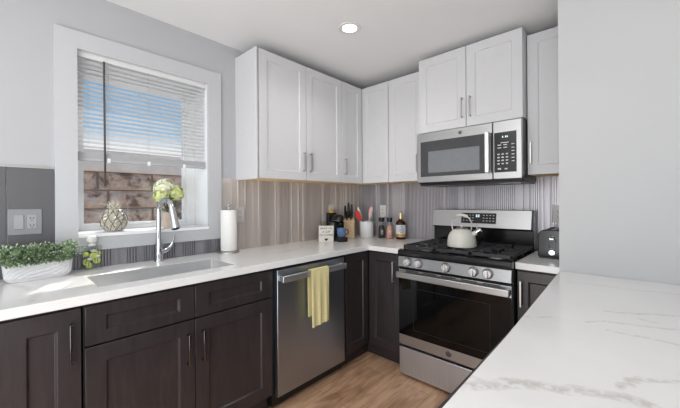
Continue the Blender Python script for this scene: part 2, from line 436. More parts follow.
mb.box(fx0 + .01, fx1 - .012, sy0 + .018, sy1 - .018, WZ0 + .022, WZ0 + .042); mb.box(fx0 + .01, fx1 - .012, sy0 + .018, sy1 - .018, WZ1 - .07, WZ1 - .04)
mb.build('sash', 'vinyl_white', w1, bevel=.002, world=True)
MB().box(-.246, -.242, sy0 + .018, sy1 - .018, WZ0 + .042, WZ1 - .07).build('pane', 'window_glass', w1, world=True)

# stone garden wall outside with coping
gw = thing('stone_wall', 'split-face stone wall with shadows painted in and pale coping outside the window', 'wall', (-4.1, -1.2, -.3))
mb = MB(); rh = .295; zz = -.3; row = 0
rnd = random.Random(3)
while zz < 1.7:
    y = -3.6 - rnd.random() * .3
    while y < 3.2:
        L = rnd.uniform(.62, .9); q = rnd.uniform(0, .035)
        c = [(-4.25, y + .012), (-4.03 + q, y + .012), (-4.03 + q, y + L - .012), (-4.25, y + L - .012)]
        n = 12; m = 6; g = []
        for i in range(n + 1):
            for j in range(m + 1):
                ed = (i in (0, n)) or (j in (0, m))
                xx = -4.02 + q + (rnd.uniform(-.03, .035) if not ed else -.06)
                g.append(mb.b.verts.new((xx, y + .012 + (L - .024) * i / n, zz + .010 + (rh - .02) * j / m)))
        for i in range(n):
            for j in range(m):
                k = i * (m + 1) + j; mb.b.faces.new((g[k], g[k + m + 1], g[k + m + 2], g[k + 1]))
        y += L
    zz += rh; row += 1
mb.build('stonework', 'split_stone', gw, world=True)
MB().box(-4.3, -4.06, -3.8, 3.6, -.3, zz - .0).build('mortar_core', 'mortar', gw, world=True)
MB().box(-4.36, -3.98, -3.8, 3.6, zz, zz + .34).build('coping', 'coping_stone', gw, bevel=.02, world=True)
struct(MB().box(-14, -.3, -12, 12, -.4, -.3).build('ground', 'pale_bounce_ground'))

# ------------------------------------------------------------------ backsplash
def ribs(u0, u1, z0, z1, side, name, label, seed, mat='ribbed_warm_lit', flats=()):
    rnd = random.Random(seed); prof = []; u = u0; B = .006
    def add(a, d): prof.append((a, d))
    add(u, B)
    while u < u1 - .004:
        fl = next((f for f in flats if f[0] - .002 <= u < f[1]), None)
        if fl: u = min(u1, fl[1]); add(u - .002, B); add(u - .0015, B + .004); add(u, B); continue
        r = rnd.random()
        if r < .45:          # fine reeds
            for k in range(rnd.randint(3, 7)):
                if u + .015 > u1: break
                add(u + .002, B + .011); add(u + .008, B + .011); add(u + .010, B); u += .0145; add(u, B)
        elif r < .8:        # flat land with a raised fillet
            w = rnd.choice((.022, .034, .05)); w = min(w, u1 - u)
            add(u + w * .5, B + .0008); u += w; add(u - .002, B + .001)
            if u + .006 < u1: add(u, B + .008); add(u + .004, B + .008); u += .006; add(u, B)
        else:               # stepped bead
            w = min(.02, u1 - u); add(u + .003, B + .003); add(u + w - .003, B + .003); u += w; add(u, B)
        if u >= u1 - .012: break
    add(u1, B)
    mb = MB(); F = fm(side)
    pts = [(u0, .0012)] + prof + [(u1, .0012)]; cl = []
    last = -9
    for a, d in pts:
        a = min(max(a, u0), u1); cl.append((a, d))
    A = [mb.b.verts.new(F(a, z0, d)) for a, d in cl]; Bv = [mb.b.verts.new(F(a, z1, d)) for a, d in cl]
    for k in range(len(cl) - 1): mb.b.faces.new((A[k], A[k + 1], Bv[k + 1], Bv[k]))
    mb.b.faces.new(A); mb.b.faces.new(Bv)
    return tag(mb.build(name, mat), label, 'backsplash')
CT = .914
ribs(-1.572, -.008, CT, 1.452, 'L', 'backsplash', 'grey-taupe ribbed backsplash with painted warm reflections between window and room corner behind the coffee maker', 11, flats=((-1.572, -1.49), (-1.40, -1.31)))
ribs(0.0, 1.96, CT, 1.452, 'B', 'backsplash', 'grey vertically ribbed backsplash behind the stove', 5, 'ribbed_grey', flats=((.42, .53), (1.83, 1.9)))
ribs(-2.467, -1.574, CT, 1.011, 'L', 'backsplash', 'low strip of reeded grey backsplash under the window casing', 23, 'ribbed_dark')
mb = MB()
mb.box(0, .008, -2.636, -2.4675, CT, 1.452); mb.box(0, .008, -3.3, -2.640, CT, 1.452)
o = mb.build('backsplash', 'smooth_grey', bevel=.001); tag(o, 'smooth dark grey backsplash panel left of the window behind the light switch', 'backsplash')
o = MB().box(0, .012, -3.3, -2.4675, 1.452, 1.460).build('edge_trim', 'satin_nickel'); tag(o, 'thin metal edge strip on top of the smooth grey panel', 'edge trim')

# ------------------------------------------------------------------ base cabinets
BD, FD = .608, .628     # carcass front, door front
def carcass(root, side, u0, u1, z0=.10, z1=.874, d0=.008, d1=BD, toe=.565):
    mb = MB(); fbox(mb, side, u0, u1, z0, z1, d0, d1); mb.build('carcass', 'black_gap' if 0 else 'espresso_wood', root, world=True)
    mb = MB(); fbox(mb, side, u0, u1, 0, z0, d0, toe); mb.build('toe_kick', 'espresso_wood', root, world=True)
# end cabinet, left
r = thing('base_cabinet', 'narrow dark espresso base cabinet at the far left under the planter', 'cabinet', (.3, -2.56, 0))
carcass(r, 'L', -2.672, -2.446)
d = shaker('L', -2.670, -2.448, .114, .862, BD, FD, .070, .010).build('door', 'espresso_wood', r, bevel=.0015, world=True)
pull(d, 'L', -2.480, .735, FD, .152, 'dark_chrome')
r = thing('base_cabinet', 'dark espresso base cabinet left of the narrow one, beyond the planter', 'cabinet', (.3, -2.98, 0))
carcass(r, 'L', -3.29, -2.674)
d = shaker('L', -3.286, -2.678, .114, .862, BD, FD, .070, .010).build('door', 'espresso_wood', r, bevel=.0015, world=True)
pull(d, 'L', -3.24, .735, FD, .152, 'dark_chrome')
# sink base: open top so that the bowl fits
r = thing('sink_cabinet', 'wide dark espresso sink cabinet with two doors and two false drawers under the window', 'cabinet', (.3, -2.0, 0))
mb = MB()
for a, b in ((-2.440, -2.422), (-1.575, -1.557)): mb.box(.008, BD, a, b, .10, .874)
mb.box(.008, BD, -2.422, -1.575, .10, .118); mb.box(BD - .018, BD, -2.422, -1.575, .66, .72); mb.box(BD - .018, BD, -2.422, -1.575, .846, .874)
mb.box(BD - .018, BD, -2.035, -1.99, .118, .846); mb.box(BD - .019, BD - .018, -2.422, -1.575, .118, .874)
mb.build('carcass', 'espresso_wood', r, world=True)
MB().box(.008, .565, -2.440, -1.557, 0, .10).build('toe_kick', 'espresso_wood', r, world=True)
shaker('L', -2.436, -2.014, .704, .862, BD, FD, .068, .010, .048).build('false_drawer', 'espresso_wood', r, bevel=.0015, world=True)
shaker('L', -2.010, -1.563, .704, .862, BD, FD, .068, .010, .048).build('false_drawer', 'espresso_wood', r, bevel=.0015, world=True)
d = shaker('L', -2.436, -2.014, .114, .696, BD, FD, .068, .010).build('door', 'espresso_wood', r, bevel=.0015, world=True)
pull(d, 'L', -2.048, .56, FD, .152, 'dark_chrome')
d = shaker('L', -2.010, -1.563, .114, .696, BD, FD, .068, .010).build('door', 'espresso_wood', r, bevel=.0015, world=True)
pull(d, 'L', -1.977, .56, FD, .152, 'dark_chrome')
# corner unit
r = thing('corner_base_cabinet', 'dark espresso corner base cabinet between dishwasher and stove', 'cabinet', (.4, -.4, 0))
mb = MB(); mb.prism([(.008, -.924), (BD, -.924), (BD, -BD), (.958, -BD), (.958, -.008), (.008, -.008)], .10, .874); mb.build('carcass', 'espresso_wood', r, world=True)
mb = MB(); mb.prism([(.008, -.924), (.565, -.924), (.565, -.565), (.958, -.565), (.958, -.008), (.008, -.008)], 0, .10); mb.build('toe_kick', 'espresso_wood', r, world=True)
shaker('L', -.902, -.634, .114, .862, BD, FD, .060, .009).build('door', 'espresso_wood', r, bevel=.0015, world=True)
d = shaker('B', .634, .930, .114, .862, BD, FD, .060, .009).build('door', 'espresso_wood', r, bevel=.0015, world=True)
pull(d, 'B', .880, .735, FD, .155, 'satin_nickel')
# right of stove
r = thing('base_cabinet', 'small dark espresso base cabinet right of the stove under the toaster', 'cabinet', (1.85, -.3, 0))
carcass(r, 'B', 1.733, 1.960)
d = shaker('B', 1.737, 1.957, .114, .862, BD, FD, .058, .009).build('door', 'espresso_wood', r, bevel=.0015, world=True)
pull(d, 'B', 1.760, .735, FD, .150, 'satin_nickel')
# peninsula
r = thing('peninsula_cabinet', 'dark espresso cabinet run carrying the white peninsula counter', 'cabinet', (2.4, -1.6, 0))
MB().box(1.970, 2.62, -2.40, -.744, .10, .874).build('carcass', 'espresso_wood', r, world=True)
MB().box(2.05, 2.60, -2.40, -.744, 0, .10).build('toe_kick', 'espresso_wood', r, world=True)
for a, b, hu in ((-1.30, -.76, -1.26), (-1.86, -1.306, -1.35), (-2.395, -1.866, -1.90)):
    d = shaker('P', a, b, .114, .862, 1.970, 1.951, .062, .009).build('door', 'espresso_wood', r, bevel=.0015, world=True)
    pull(d, 'P', hu, .735, 1.951, .15, 'satin_nickel')

# ------------------------------------------------------------------ counters
CB = .876
SX0, SX1, SY0, SY1 = .240, .534, -2.378, -1.747
mb = MB(); D = .646
def slab_with_hole():
    b = mb.b
    outer = [(0.0075, -3.3), (D, -3.3), (D, -D), (.955, -D), (.955, -.0075), (.0075, -.0075)]
    hole = [(SX0, SY0), (SX1, SY0), (SX1, SY1), (SX0, SY1)]
    polys = [[outer[0], outer[1], (D, SY0), (SX1, SY0), (SX0, SY0), (.0075, SY0)],
             [(.0075, SY0), (SX0, SY0), (SX0, SY1), (.0075, SY1)], [(SX1, SY0), (D, SY0), (D, SY1), (SX1, SY1)],
             [(.0075, SY1), (SX0, SY1), (SX1, SY1), (D, SY1), (D, -D), (.955, -D), (.955, -.0075), (.0075, -.0075)]]
    vt = {}
    def V(p, z):
        k = (round(p[0], 5), round(p[1], 5), z)
        if k not in vt: vt[k] = b.verts.new(k)
        return vt[k]
    for P in polys:
        b.faces.new([V(p, CT) for p in P]); b.faces.new([V(p, CB) for p in P][::-1])
    loop = [outer[0], outer[1], (D, SY0), (D, SY1), (D, -D), (.955, -D), (.955, -.0075), (.0075, -.0075), (.0075, SY1), (.0075, SY0)]
    for lp in (loop, hole):
        for p, q in zip(lp, lp[1:] + lp[:1]): b.faces.new((V(p, CB), V(q, CB), V(q, CT), V(p, CT)))
slab_with_hole()
o = mb.build('countertop', 'quartz_long', bevel=.002); tag(o, 'L-shaped white quartz countertop with grey veins around the sink and corner', 'countertop')
o = MB().box(1.731, 1.960, -D, -.0085, CB, CT).build('countertop', 'quartz_short', bevel=.002); tag(o, 'short white quartz countertop right of the stove under the toaster', 'countertop')
mb = MB(); mb.prism([(1.964, -.744), (1.990, -1.75), (1.996, -2.43), (3.3, -2.43), (3.3, -.744)], CB, CT)
o = mb.build('countertop', 'quartz_peninsula', bevel=.002); tag(o, 'large white quartz peninsula countertop with bold grey vein in the foreground', 'countertop')

# sink
r = thing('sink', 'undermount stainless steel kitchen sink below the faucet', 'sink', (.39, -2.06, .70))
mb = MB(); b = mb.b; z1 = .8755; z0 = .69; t = .012
def rr(x0, x1, y0, y1, z, rad=.03, n=4):
    out = []
    for cx, cy, a0 in ((x1 - rad, y1 - rad, 0), (x0 + rad, y1 - rad, 90), (x0 + rad, y0 + rad, 180), (x1 - rad, y0 + rad, 270)):
        for k in range(n + 1):
            a = math.radians(a0 + 90 * k / n); out.append(b.verts.new((cx + rad * math.cos(a), cy + rad * math.sin(a), z)))
    return out
e0 = .0012; z1 = CT - .0012
R = [rr(SX0 + e0, SX1 - e0, SY0 + e0, SY1 - e0, z0 - .004, .004), rr(SX0 + e0, SX1 - e0, SY0 + e0, SY1 - e0, z1, .004), rr(SX0 + .0028, SX1 - .0028, SY0 + .0028, SY1 - .0028, z1, .004), rr(SX0 + .004, SX1 - .006, SY0 + .006, SY1 - .006, z0 + .02, .02), rr(SX0 + .03, SX1 - .03, SY0 + .03, SY1 - .03, z0, .02)]
for q, w in zip(R[:-1], R[1:]):
    for k in range(len(q)): b.faces.new((q[k], q[(k + 1) % len(q)], w[(k + 1) % len(q)], w[k]))
b.faces.new(R[0]); b.faces.new(R[-1])
mb.build('basin', 'sink_steel', r, smooth=True, world=True, angle=50)
MB().lathe([(0, .0), (.040, .0), (.045, .004), (.030, .002), (0, .001)], (.36, -2.06, z0 + .001)).build('drain', 'chrome', r, smooth=True, world=True)

# ------------------------------------------------------------------ upper cabinets
UZ0, UZ1, UD = 1.445, 2.362, .294
def uppercab(root, side, u0, u1, depth=UD, z0=UZ0, z1=UZ1, ply=True):
    mb = MB(); fbox(mb, side, u0, u1, z0 + .010, z1, .001, depth - .020); mb.build('carcass', 'cabinet_white', root, bevel=.001, world=True)
    if ply:
        mb = MB(); fbox(mb, side, u0 + .002, u1 - .002, z0 + .0, z0 + .009, .008, depth - .021); o = mb.build('bottom_panel', 'natural_ply', root, world=True)
r = thing('wall_cabinet', 'white shaker wall cabinet with two doors beside the window', 'cabinet', (.15, -1.01, UZ0))
uppercab(r, 'L', -1.440, -.579)
MB().box(.001, UD - .003, -1.452, -1.4405, UZ0 - .006, UZ1 + .004).build('end_panel', 'cabinet_white', r, bevel=.001, world=True)
d = shaker('L', -1.428, -1.001, UZ0, UZ1 - .002, UD - .020, UD, .062, .008).build('door', 'cabinet_white', r, bevel=.0012, world=True); pull(d, 'L', -1.032, 1.588, UD, .150, 'satin_nickel')
d = shaker('L', -.997, -.581, UZ0, UZ1 - .002, UD - .020, UD, .062, .008).build('door', 'cabinet_white', r, bevel=.0012, world=True); pull(d, 'L', -.962, 1.588, UD, .150, 'satin_nickel')
r = thing('corner_wall_cabinet', 'white corner wall cabinet with two narrow doors above the knife block', 'cabinet', (.2, -.2, UZ0))
k = UD - .020
MB().prism([(.001, -.577), (k, -.577), (k, -k), (.6, -k), (.6, -.001), (.001, -.001)], UZ0 + .010, UZ1).build('carcass', 'cabinet_white', r, world=True)
MB().prism([(.008, -.575), (k, -.575), (k, -k), (.598, -k), (.598, -.008), (.008, -.008)], UZ0, UZ0 + .009).build('bottom_panel', 'natural_ply', r, world=True)
d = shaker('L', -.575, -.297, UZ0, UZ1 - .002, k, UD, .062, .008).build('door', 'cabinet_white', r, bevel=.0012, world=True); pull(d, 'L', -.545, 1.588, UD, .145, 'satin_nickel')
shaker('B', .297, .598, UZ0, UZ1 - .002, k, UD, .055, .008).build('door', 'cabinet_white', r, bevel=.0012, world=True)
r = thing('wall_cabinet', 'white single-door wall cabinet left of the microwave above the shakers', 'cabinet', (.77, -.15, UZ0))
uppercab(r, 'B', .602, .950)
d = shaker('B', .604, .942, UZ0, UZ1 - .002, k, UD, .062, .008).build('door', 'cabinet_white', r, bevel=.0012, world=True); pull(d, 'B', .900, 1.588, UD, .150, 'satin_nickel')
r = thing('wall_cabinet', 'deeper white two-door wall cabinet directly above the microwave', 'cabinet', (1.346, -.2, 1.812))
uppercab(r, 'B', .964, 1.716, .389, 1.808, UZ1 + .036, False)
for a, b_, hu in ((.966, 1.3455, 1.319), (1.3495, 1.715, 1.380)):
    d = shaker('B', a, b_, 1.812, UZ1 + .034, .369, .389, .062, .008).build('door', 'cabinet_white', r, bevel=.0012, world=True); pull(d, 'B', hu, 1.950, .389, .145, 'satin_nickel')
r = thing('wall_cabinet', 'white single-door wall cabinet right of the microwave above the toaster', 'cabinet', (1.84, -.15, UZ0))
uppercab(r, 'B', 1.720, 1.960, z1=UZ1 + .012)
d = shaker('B', 1.722, 1.958, UZ0, UZ1 + .010, k, UD, .060, .008).build('door', 'cabinet_white', r, bevel=.0012, world=True); pull(d, 'B', 1.744, 1.588, UD, .145, 'satin_nickel')

# ------------------------------------------------------------------ badge helper (round maker's emblem)
def badge(parent, c, rad):
    o = MB().cyl((c[0], c[1], c[2]), (c[0], c[1] - .002, c[2]), rad, 28).build('emblem', 'badge_dark', parent, world=True)
    mb = MB(); mb.tube([(c[0] + rad * .93 * math.cos(a * PI / 14), c[1] - .0022, c[2] + rad * .93 * math.sin(a * PI / 14)) for a in range(29)], rad * .07, 6)
    mb.build('emblem_ring', 'badge_grey', o, world=False)
    ob = o.children[0]; loc = Vector(parent.location)
    q = parent.parent
    while q: loc += Vector(q.location); q = q.parent
    ob.data.transform(Matrix.Translation(-loc))
    text_part('emblem_letters', 'GE', rad * 1.05, 'badge_grey', o, Matrix.Translation(-loc) @ frame_m((c[0], c[1] - .0024, c[2]), (1, 0, 0), (0, 0, 1)), .0003)

# ------------------------------------------------------------------ dishwasher
r = thing('dishwasher', 'stainless steel dishwasher with bar handle left of the corner cabinet', 'dishwasher', (.3, -1.23, 0))
MB().box(.03, .60, -1.546, -.932, .02, .868).build('tub_housing', 'black_plastic', r, world=True)
MB().box(.602, .640, -1.531, -.934, .085, .856).build('door', 'stainless_dark', r, bevel=.003, world=True)
mb = MB(); mb.box(.672, .694, -1.526, -.966, .788, .826); mb.box(.64, .673, -1.522, -1.500, .792, .822); mb.box(.64, 0.673, -.988, -.966, .792, .822)
mb.build('handle', 'steel_bright', r, bevel=.002, world=True)
MB().box(.50, .56, -1.53, -.94, .0, .083).build('toe_kick', 'black_plastic', r, world=True)
MB().box(.56, .585, -.958, -.944, .0, .085).build('leveling_leg', 'satin_nickel', r, world=True)
# dish towel draped over the handle
r = thing('dish_towel', 'yellow dish towel draped over the dishwasher handle', 'towel', (.683, -1.24, .83))
mb = MB(); ny = 22; path = [(.664, .52), (.664, .60), (.6635, .70), (.664, .78), (.665, .815), (.669, .829), (.683, .833), (.697, .829), (.700, .815), (.7005, .76), (.701, .68), (.702, .60), (.703, .52), (.704, .466)]
th = .0035
def twl(off):
    g = []
    for i in range(ny + 1):
        y = -1.310 + .155 * i / ny
        for j, (x, z) in enumerate(path):
            dn = max(0, .82 - z); w = .006 * math.sin(i * .75 + .4) * min(1, dn * 4) * (1 if j > 6 else .15)
            sh = -.010 * dn if j > 6 else 0
            g.append(mb.b.verts.new((x + off * (1 if j > 6 else -1 if j < 5 else 0) + max(-.001, w) , y + sh + (.008 * dn * (1 - 2 * i / ny)), z + (off if 4 < j < 8 else 0) + (.012 * (i / ny) - .006 if j == len(path) - 1 else 0))))
    return g
ga = twl(.0); gb = twl(th); m = len(path)
for i in range(ny):
    for j in range(m - 1):
        k2 = i * m + j; mb.b.faces.new((ga[k2], ga[k2 + m], ga[k2 + m + 1], ga[k2 + 1])); mb.b.faces.new((gb[k2], gb[k2 + 1], gb[k2 + m + 1], gb[k2 + m]))
for j in range(m - 1):
    for i in (0, ny): a = i * m + j; mb.b.faces.new((ga[a], ga[a + 1], gb[a + 1], gb[a]))
for i in range(ny):
    for j in (0, m - 1): a = i * m + j; mb.b.faces.new((ga[a], ga[a + m], gb[a + m], gb[a]))
mb.build('cloth', 'towel_yellow', r, smooth=True, world=True, angle=60)
MB().box(.7035, .7095, -1.300, -1.170, .480, .485).build('hem', 'towel_yellow', r, bevel=.001, world=True)

# ------------------------------------------------------------------ stove
RX0, RX1 = .966, 1.728
r = thing('gas_stove', 'stainless steel gas stove with black oven door and five knobs', 'stove', (1.347, -.36, 0))
mb = MB(); mb.box(RX0, RX1, -.655, -.03, .02, .885)
mb.build('body', 'black_enamel', r, bevel=.002, world=True)
mb = MB(); mb.xprism([(-.03, .886), (-.03, .914), (-.640, .914), (-.672, .924), (-.700, .918), (-.706, .902), (-.702, .875), (-.655, .875), (-.655, .886)], RX0 - .004, RX1 + .0)
mb.build('cooktop', 'black_enamel', r, bevel=.002, world=True)
cp = MB().xprism([(-.656, .800), (-.708, .800), (-.700, .874), (-.656, .874)], RX0, RX1 - .001).build('control_panel', 'stainless_panel', r, bevel=.002, world=True)
for kx in (1.045, 1.133, 1.334, 1.512, 1.598):
    MB().tube([(kx, -.704, .838), (kx, -.712, .838)], .0315, 28).build('knob_skirt', 'dark_chrome', r, smooth=True, world=True); kn = MB(); kn.tube([(kx, -.710, .838), (kx, -.727, .839), (kx, -.730, .839)], [.0265, .025, .022], 28)
    kn = kn.build('knob', 'steel_bright', r, smooth=True, world=True)
    MB().box(kx - .0065, kx + .0065, -.743, -.728, .817, .861).build('knob_grip', 'steel_bright', kn, bevel=.002, world=True)
# oven door
dr = MB().box(RX0 + .001, RX1 - .001, -.700, -.657, .236, .782).build('oven_door', 'stainless', r, bevel=.003, world=True)
MB().box(RX0 + .003, RX1 - .003, -.7035, -.7002, .310, .716).build('door_glass', 'dark_glass', dr, bevel=.001, world=True)
mb = MB(); mb.box(RX0 + .12, RX1 - .12, -.7042, -.7036, .36, .364); mb.box(RX0 + .12, RX1 - .12, -.7042, -.7036, .655, .658)
mb.box(RX0 + .12, RX0 + .123, -.7042, -.7036, .364, .655); mb.box(RX1 - .123, RX1 - .12, -.7042, -.7036, .364, .655)
mb.build('window_outline', 'black_plastic', dr, world=True)
mb = MB(); mb.box(RX0 + .008, RX1 - .002, -.752, -.734, .727, .770)
for a in (RX0 + .012, RX1 - .034): mb.box(a, a + .03, -.736, -.700, .732, .766)
mb.build('handle', 'stainless', dr, bevel=.005, world=True, segs=3)
mb = MB()
for k in range(5): mb.box(RX0 + .06 + k * .135, RX0 + .16 + k * .135, -.7012, -.7001, .772, .778)
mb.build('vent_slots', 'black_gap', dr, world=True)
badge(dr, (1.345, -.7003, .274), .020)
MB().box(RX0 + .002, RX1 - .002, -.698, -.657, .022, .218).build('drawer', 'stainless_vertical', r, bevel=.003, world=True)
for a in (RX0 + .04, RX1 - .08):
    for y in (-.62, -.12): MB().box(a, a + .03, y, y + .03, 0, .021).build('foot', 'black_plastic', r, world=True)
# backguard
bgd = MB().xprism([(-.035, .915), (-.035, 1.200), (-.120, 1.200), (-.150, 1.070), (-.148, 1.060), (-.118, 1.052), (-.118, .915)], RX0 - .010, RX1 - .008).build('backguard', 'black_enamel', r, bevel=.002, world=True)
n = Vector((0, -.13, .03)).normalized()
MB().xprism([(-.121, 1.198), (-.124, 1.198), (-.1535, 1.066), (-.150, 1.066)], RX0 - .008, RX1 - .020).build('backguard_face', 'stainless', bgd, world=True)
def bgpt(x, f, off): # f 0..1 up the sloping face
    return Vector((x, -.1535 + .0295 * f, 1.066 + .132 * f)) + Vector((0, -.976, .218)) * off
def bgplate(x0, x1, f0, f1, o0, o1, mb):
    p = [bgpt(x, f, o_) for o_ in (o0, o1) for x, f in ((x0, f0), (x1, f0), (x1, f1), (x0, f1))]
    v = [mb.b.verts.new(q) for q in p]
    for f in ((0, 3, 2, 1), (4, 5, 6, 7), (0, 1, 5, 4), (1, 2, 6, 5), (2, 3, 7, 6), (3, 0, 4, 7)): mb.b.faces.new([v[i] for i in f])
    return mb
ds = bgplate(1.205, 1.472, .22, .83, 0, .002, MB()).build('display', 'black_plastic', bgd, bevel=.001, world=True)
mb = MB()
for rw, f in enumerate((.36, .52, .68)):
    for c_ in range(4): bgplate(1.22 + c_ * .024, 1.232 + c_ * .024, f, f + .035, .002, .0024, mb)
    for c_ in range(4): bgplate(1.375 + c_ * .024, 1.387 + c_ * .024, f, f + .035, .002, .0024, mb)
mb.build('button_marks', 'panel_print', ds, world=True)
mb = MB(); bgplate(1.32, 1.332, .58, .74, .002, .0024, mb); bgplate(1.336, 1.348, .58, .74, .002, .0024, mb); mb.build('clock_digits', 'display_digits', ds, world=True)
# burners and grates
for bx, by, br_ in ((1.095, -.52, .045), (1.095, -.22, .038), (1.347, -.37, .05), (1.60, -.52, .05), (1.60, -.22, .036)):
    bb = MB().lathe([(0, 0), (br_ * 1.25, 0), (br_ * 1.2, .006), (br_, .008), (br_, .014), (0, .014)], (bx, by, .914), 24).build('burner', 'satin_nickel', r, smooth=True, world=True, angle=40)
    MB().lathe([(0, 0), (br_ * .85, 0), (br_ * .8, .007), (0, .008)], (bx, by, .9285), 24).build('burner_cap', 'black_iron', bb, smooth=True, world=True, angle=40)
for g0, g1 in ((RX0 + .012, 1.222), (1.226, 1.468), (1.472, RX1 - .012)):
    mb = MB(); yy0, yy1 = -.652, -.135; zt, zb, w = .952, .934, .012
    mb.box(g0, g1, yy0, yy0 + w + .004, zb - .006, zt - .004); mb.box(g0, g1, yy1 - w, yy1, zb - .006, zt - .002)
    mb.box(g0, g0 + w, yy0, yy1, zb - .004, zt); mb.box(g1 - w, g1, yy0, yy1, zb - .004, zt)
    cx_ = (g0 + g1) / 2
    mb.box(g0, g1, -.3985, -.3985 + w, zb, zt)
    for yc in (-.525, -.265):
        for sx_ in (-1, 1):
            mb.box(cx_ + sx_ * .028, (g1 if sx_ > 0 else g0), yc - w / 2, yc + w / 2, zb, zt)
            for dy in (-.062, .062):
                mb.box(cx_ + sx_ * .060, (g1 if sx_ > 0 else g0), yc + dy - w / 2, yc + dy + w / 2, zb, zt)
        mb.box(cx_ - w / 2, cx_ + w / 2, yc + .028, yc + .13, zb, zt); mb.box(cx_ - w / 2, cx_ + w / 2, yc - .13, yc - .028, zb, zt)
    for fx in (g0, g1 - w):
        for fy in (yy0, yy1 - w, -.3985): mb.box(fx, fx + w, fy, fy + w, .9145, zb)
    mb.build('grate', 'black_iron', r, bevel=.002, world=True)

# ------------------------------------------------------------------ microwave
MX0, MX1, MZ0, MZ1 = .963, 1.718, 1.405, 1.803
r = thing('microwave', 'stainless steel over-the-range microwave with black keypad above the stove', 'microwave', (1.35, -.2, MZ0))
MB().box(MX0 + .002, MX1 - .002, -.388, -.019, MZ0 + .002, MZ1).build('housing', 'black_plastic', r, bevel=.002, world=True)
d = MB().box(MX0, 1.538, -.420, -.390, MZ0 + .012, MZ1).build('door', 'stainless', r, bevel=.004, world=True)
MB().box(.996, 1.494, -.4215, -.4202, 1.462, 1.735).build('window', 'microwave_glass', d, bevel=.0005, world=True)
MB().box(1.062, 1.452, -.4225, -.4216, 1.490, 1.655).build('window_mesh', 'microwave_mesh', d, bevel=.0004, world=True)
MB().box(1.5275, 1.5375, -.4212, -.4201, 1.462, 1.735).build('handle_recess', 'black_plastic', d, world=True)
mb = MB(); mb.box(1.496, 1.525, -.456, -.444, 1.462, 1.738); mb.box(1.502, 1.525, -.445, -.420, 1.466, 1.488); mb.box(1.502, 1.525, -.445, -.420, 1.712, 1.734)
mb.build('handle', 'steel_bright', d, bevel=.004, world=True)
badge(d, (1.315, -.4203, 1.768), .013)
cpn = MB().box(1.541, MX1, -.420, -.390, MZ0 + .012, MZ1).build('control_panel', 'stainless', r, bevel=.004, world=True)
kp = MB().box(1.549, 1.686, -.4225, -.4202, 1.462, 1.728).build('keypad', 'black_enamel', cpn, bevel=.001, world=True)
mb = MB()
for i in range(4):
    for j in range(3): mb.box(1.570 + j * .026, 1.584 + j * .026, -.4230, -.4226, 1.515 + i * .021, 1.523 + i * .021)
for i in range(6): mb.box(1.657, 1.674, -.4230, -.4226, 1.530 + i * .022, 1.535 + i * .022)
for i in range(2):
    for j in range(2): mb.box(1.572 + j * .036, 1.594 + j * .036, -.4230, -.4226, 1.622 + i * .018, 1.628 + i * .018)
mb.box(1.59, 1.640, -.4230, -.4226, 1.655, 1.660); mb.box(1.572, 1.592, -.4230, -.4226, 1.480, 1.490); mb.box(1.615, 1.632, -.4230, -.4226, 1.480, 1.488)
mb.build('key_marks', 'panel_print', kp, world=True)
mb = MB(); mb.box(1.600, 1.607, -.4230, -.4226, 1.690, 1.702); mb.box(1.618, 1.625, -.4230, -.4226, 1.690, 1.702); mb.box(1.628, 1.635, -.4230, -.4226, 1.690, 1.702); mb.build('clock_digits', 'display_digits', kp, world=True)
MB().box(MX0 + .01, MX1 - .01, -.385, -.03, MZ0 - .012, MZ0 + .0018).build('bottom_grille', 'black_plastic', r, bevel=.002, world=True)
for a in (1.03, 1.56): MB().box(a, a + .13, -.375, -.300, MZ0 - .0135, MZ0 - .012).build('task_lamp', 'microwave_mesh', r, world=True)

# ------------------------------------------------------------------ kettle
r = thing('kettle', 'cream enamel whistling kettle standing on the stove grates', 'kettle', (1.346, -.478, .9525), math.radians(6))
MB().lathe([(0, 0), (.093, 0), (.098, .004), (.098, .020), (.096, .045), (.090, .073), (.078, .098), (.060, .115), (.040, .124), (0, .126)], n=40).build('body', 'kettle_cream', r, smooth=True, angle=50)
ld = MB().lathe([(0, .123), (.040, .1235), (.041, .129), (.030, .133), (0, .135)], n=32).build('lid', 'satin_nickel', r, smooth=True, angle=50)
MB().lathe([(0, .135), (.006, .135), (.006, .141), (.011, .143), (.012, .149), (.008, .153), (0, .154)], n=20).build('lid_knob', 'kettle_cream', ld, smooth=True)
pts = [(-.075 + .006 * (1 - abs(math.cos(a))), 0, 0) for a in (0,)]
arc = [(-.066 * math.cos(a) * 1.08, 0, .135 + .085 * math.sin(a) ** .8) for a in [PI * k / 20 for k in range(1, 20)]]
arc = [(-.062, 0, .112)] + arc + [(.062, 0, .112)]
MB().tube([Vector(p) for p in arc], .0045, 10).build('handle_wire', 'satin_nickel', r, smooth=True)
MB().tube([Vector(p) + Vector((0, 0, .001)) for p in arc[7:15]], [.008] + [.0105] * 6 + [.008], 14).build('handle_grip', 'kettle_cream', r, smooth=True)
sp = MB().tube([(.068, 0, .082), (.090, 0, .098), (.104, 0, .109)], [.020, .016, .014], 18).build('spout', 'kettle_cream', r, smooth=True)
MB().tube([(.100, 0, .106), (.126, 0, .124)], [.0175, .0165], 18).build('whistle', 'chrome', sp, smooth=True, angle=50)
MB().tube([(.106, 0, .125), (.100, 0, .145), (.108, 0, .153)], [.004, .004, .006], 10).build('whistle_lever', 'satin_nickel', sp, smooth=True)

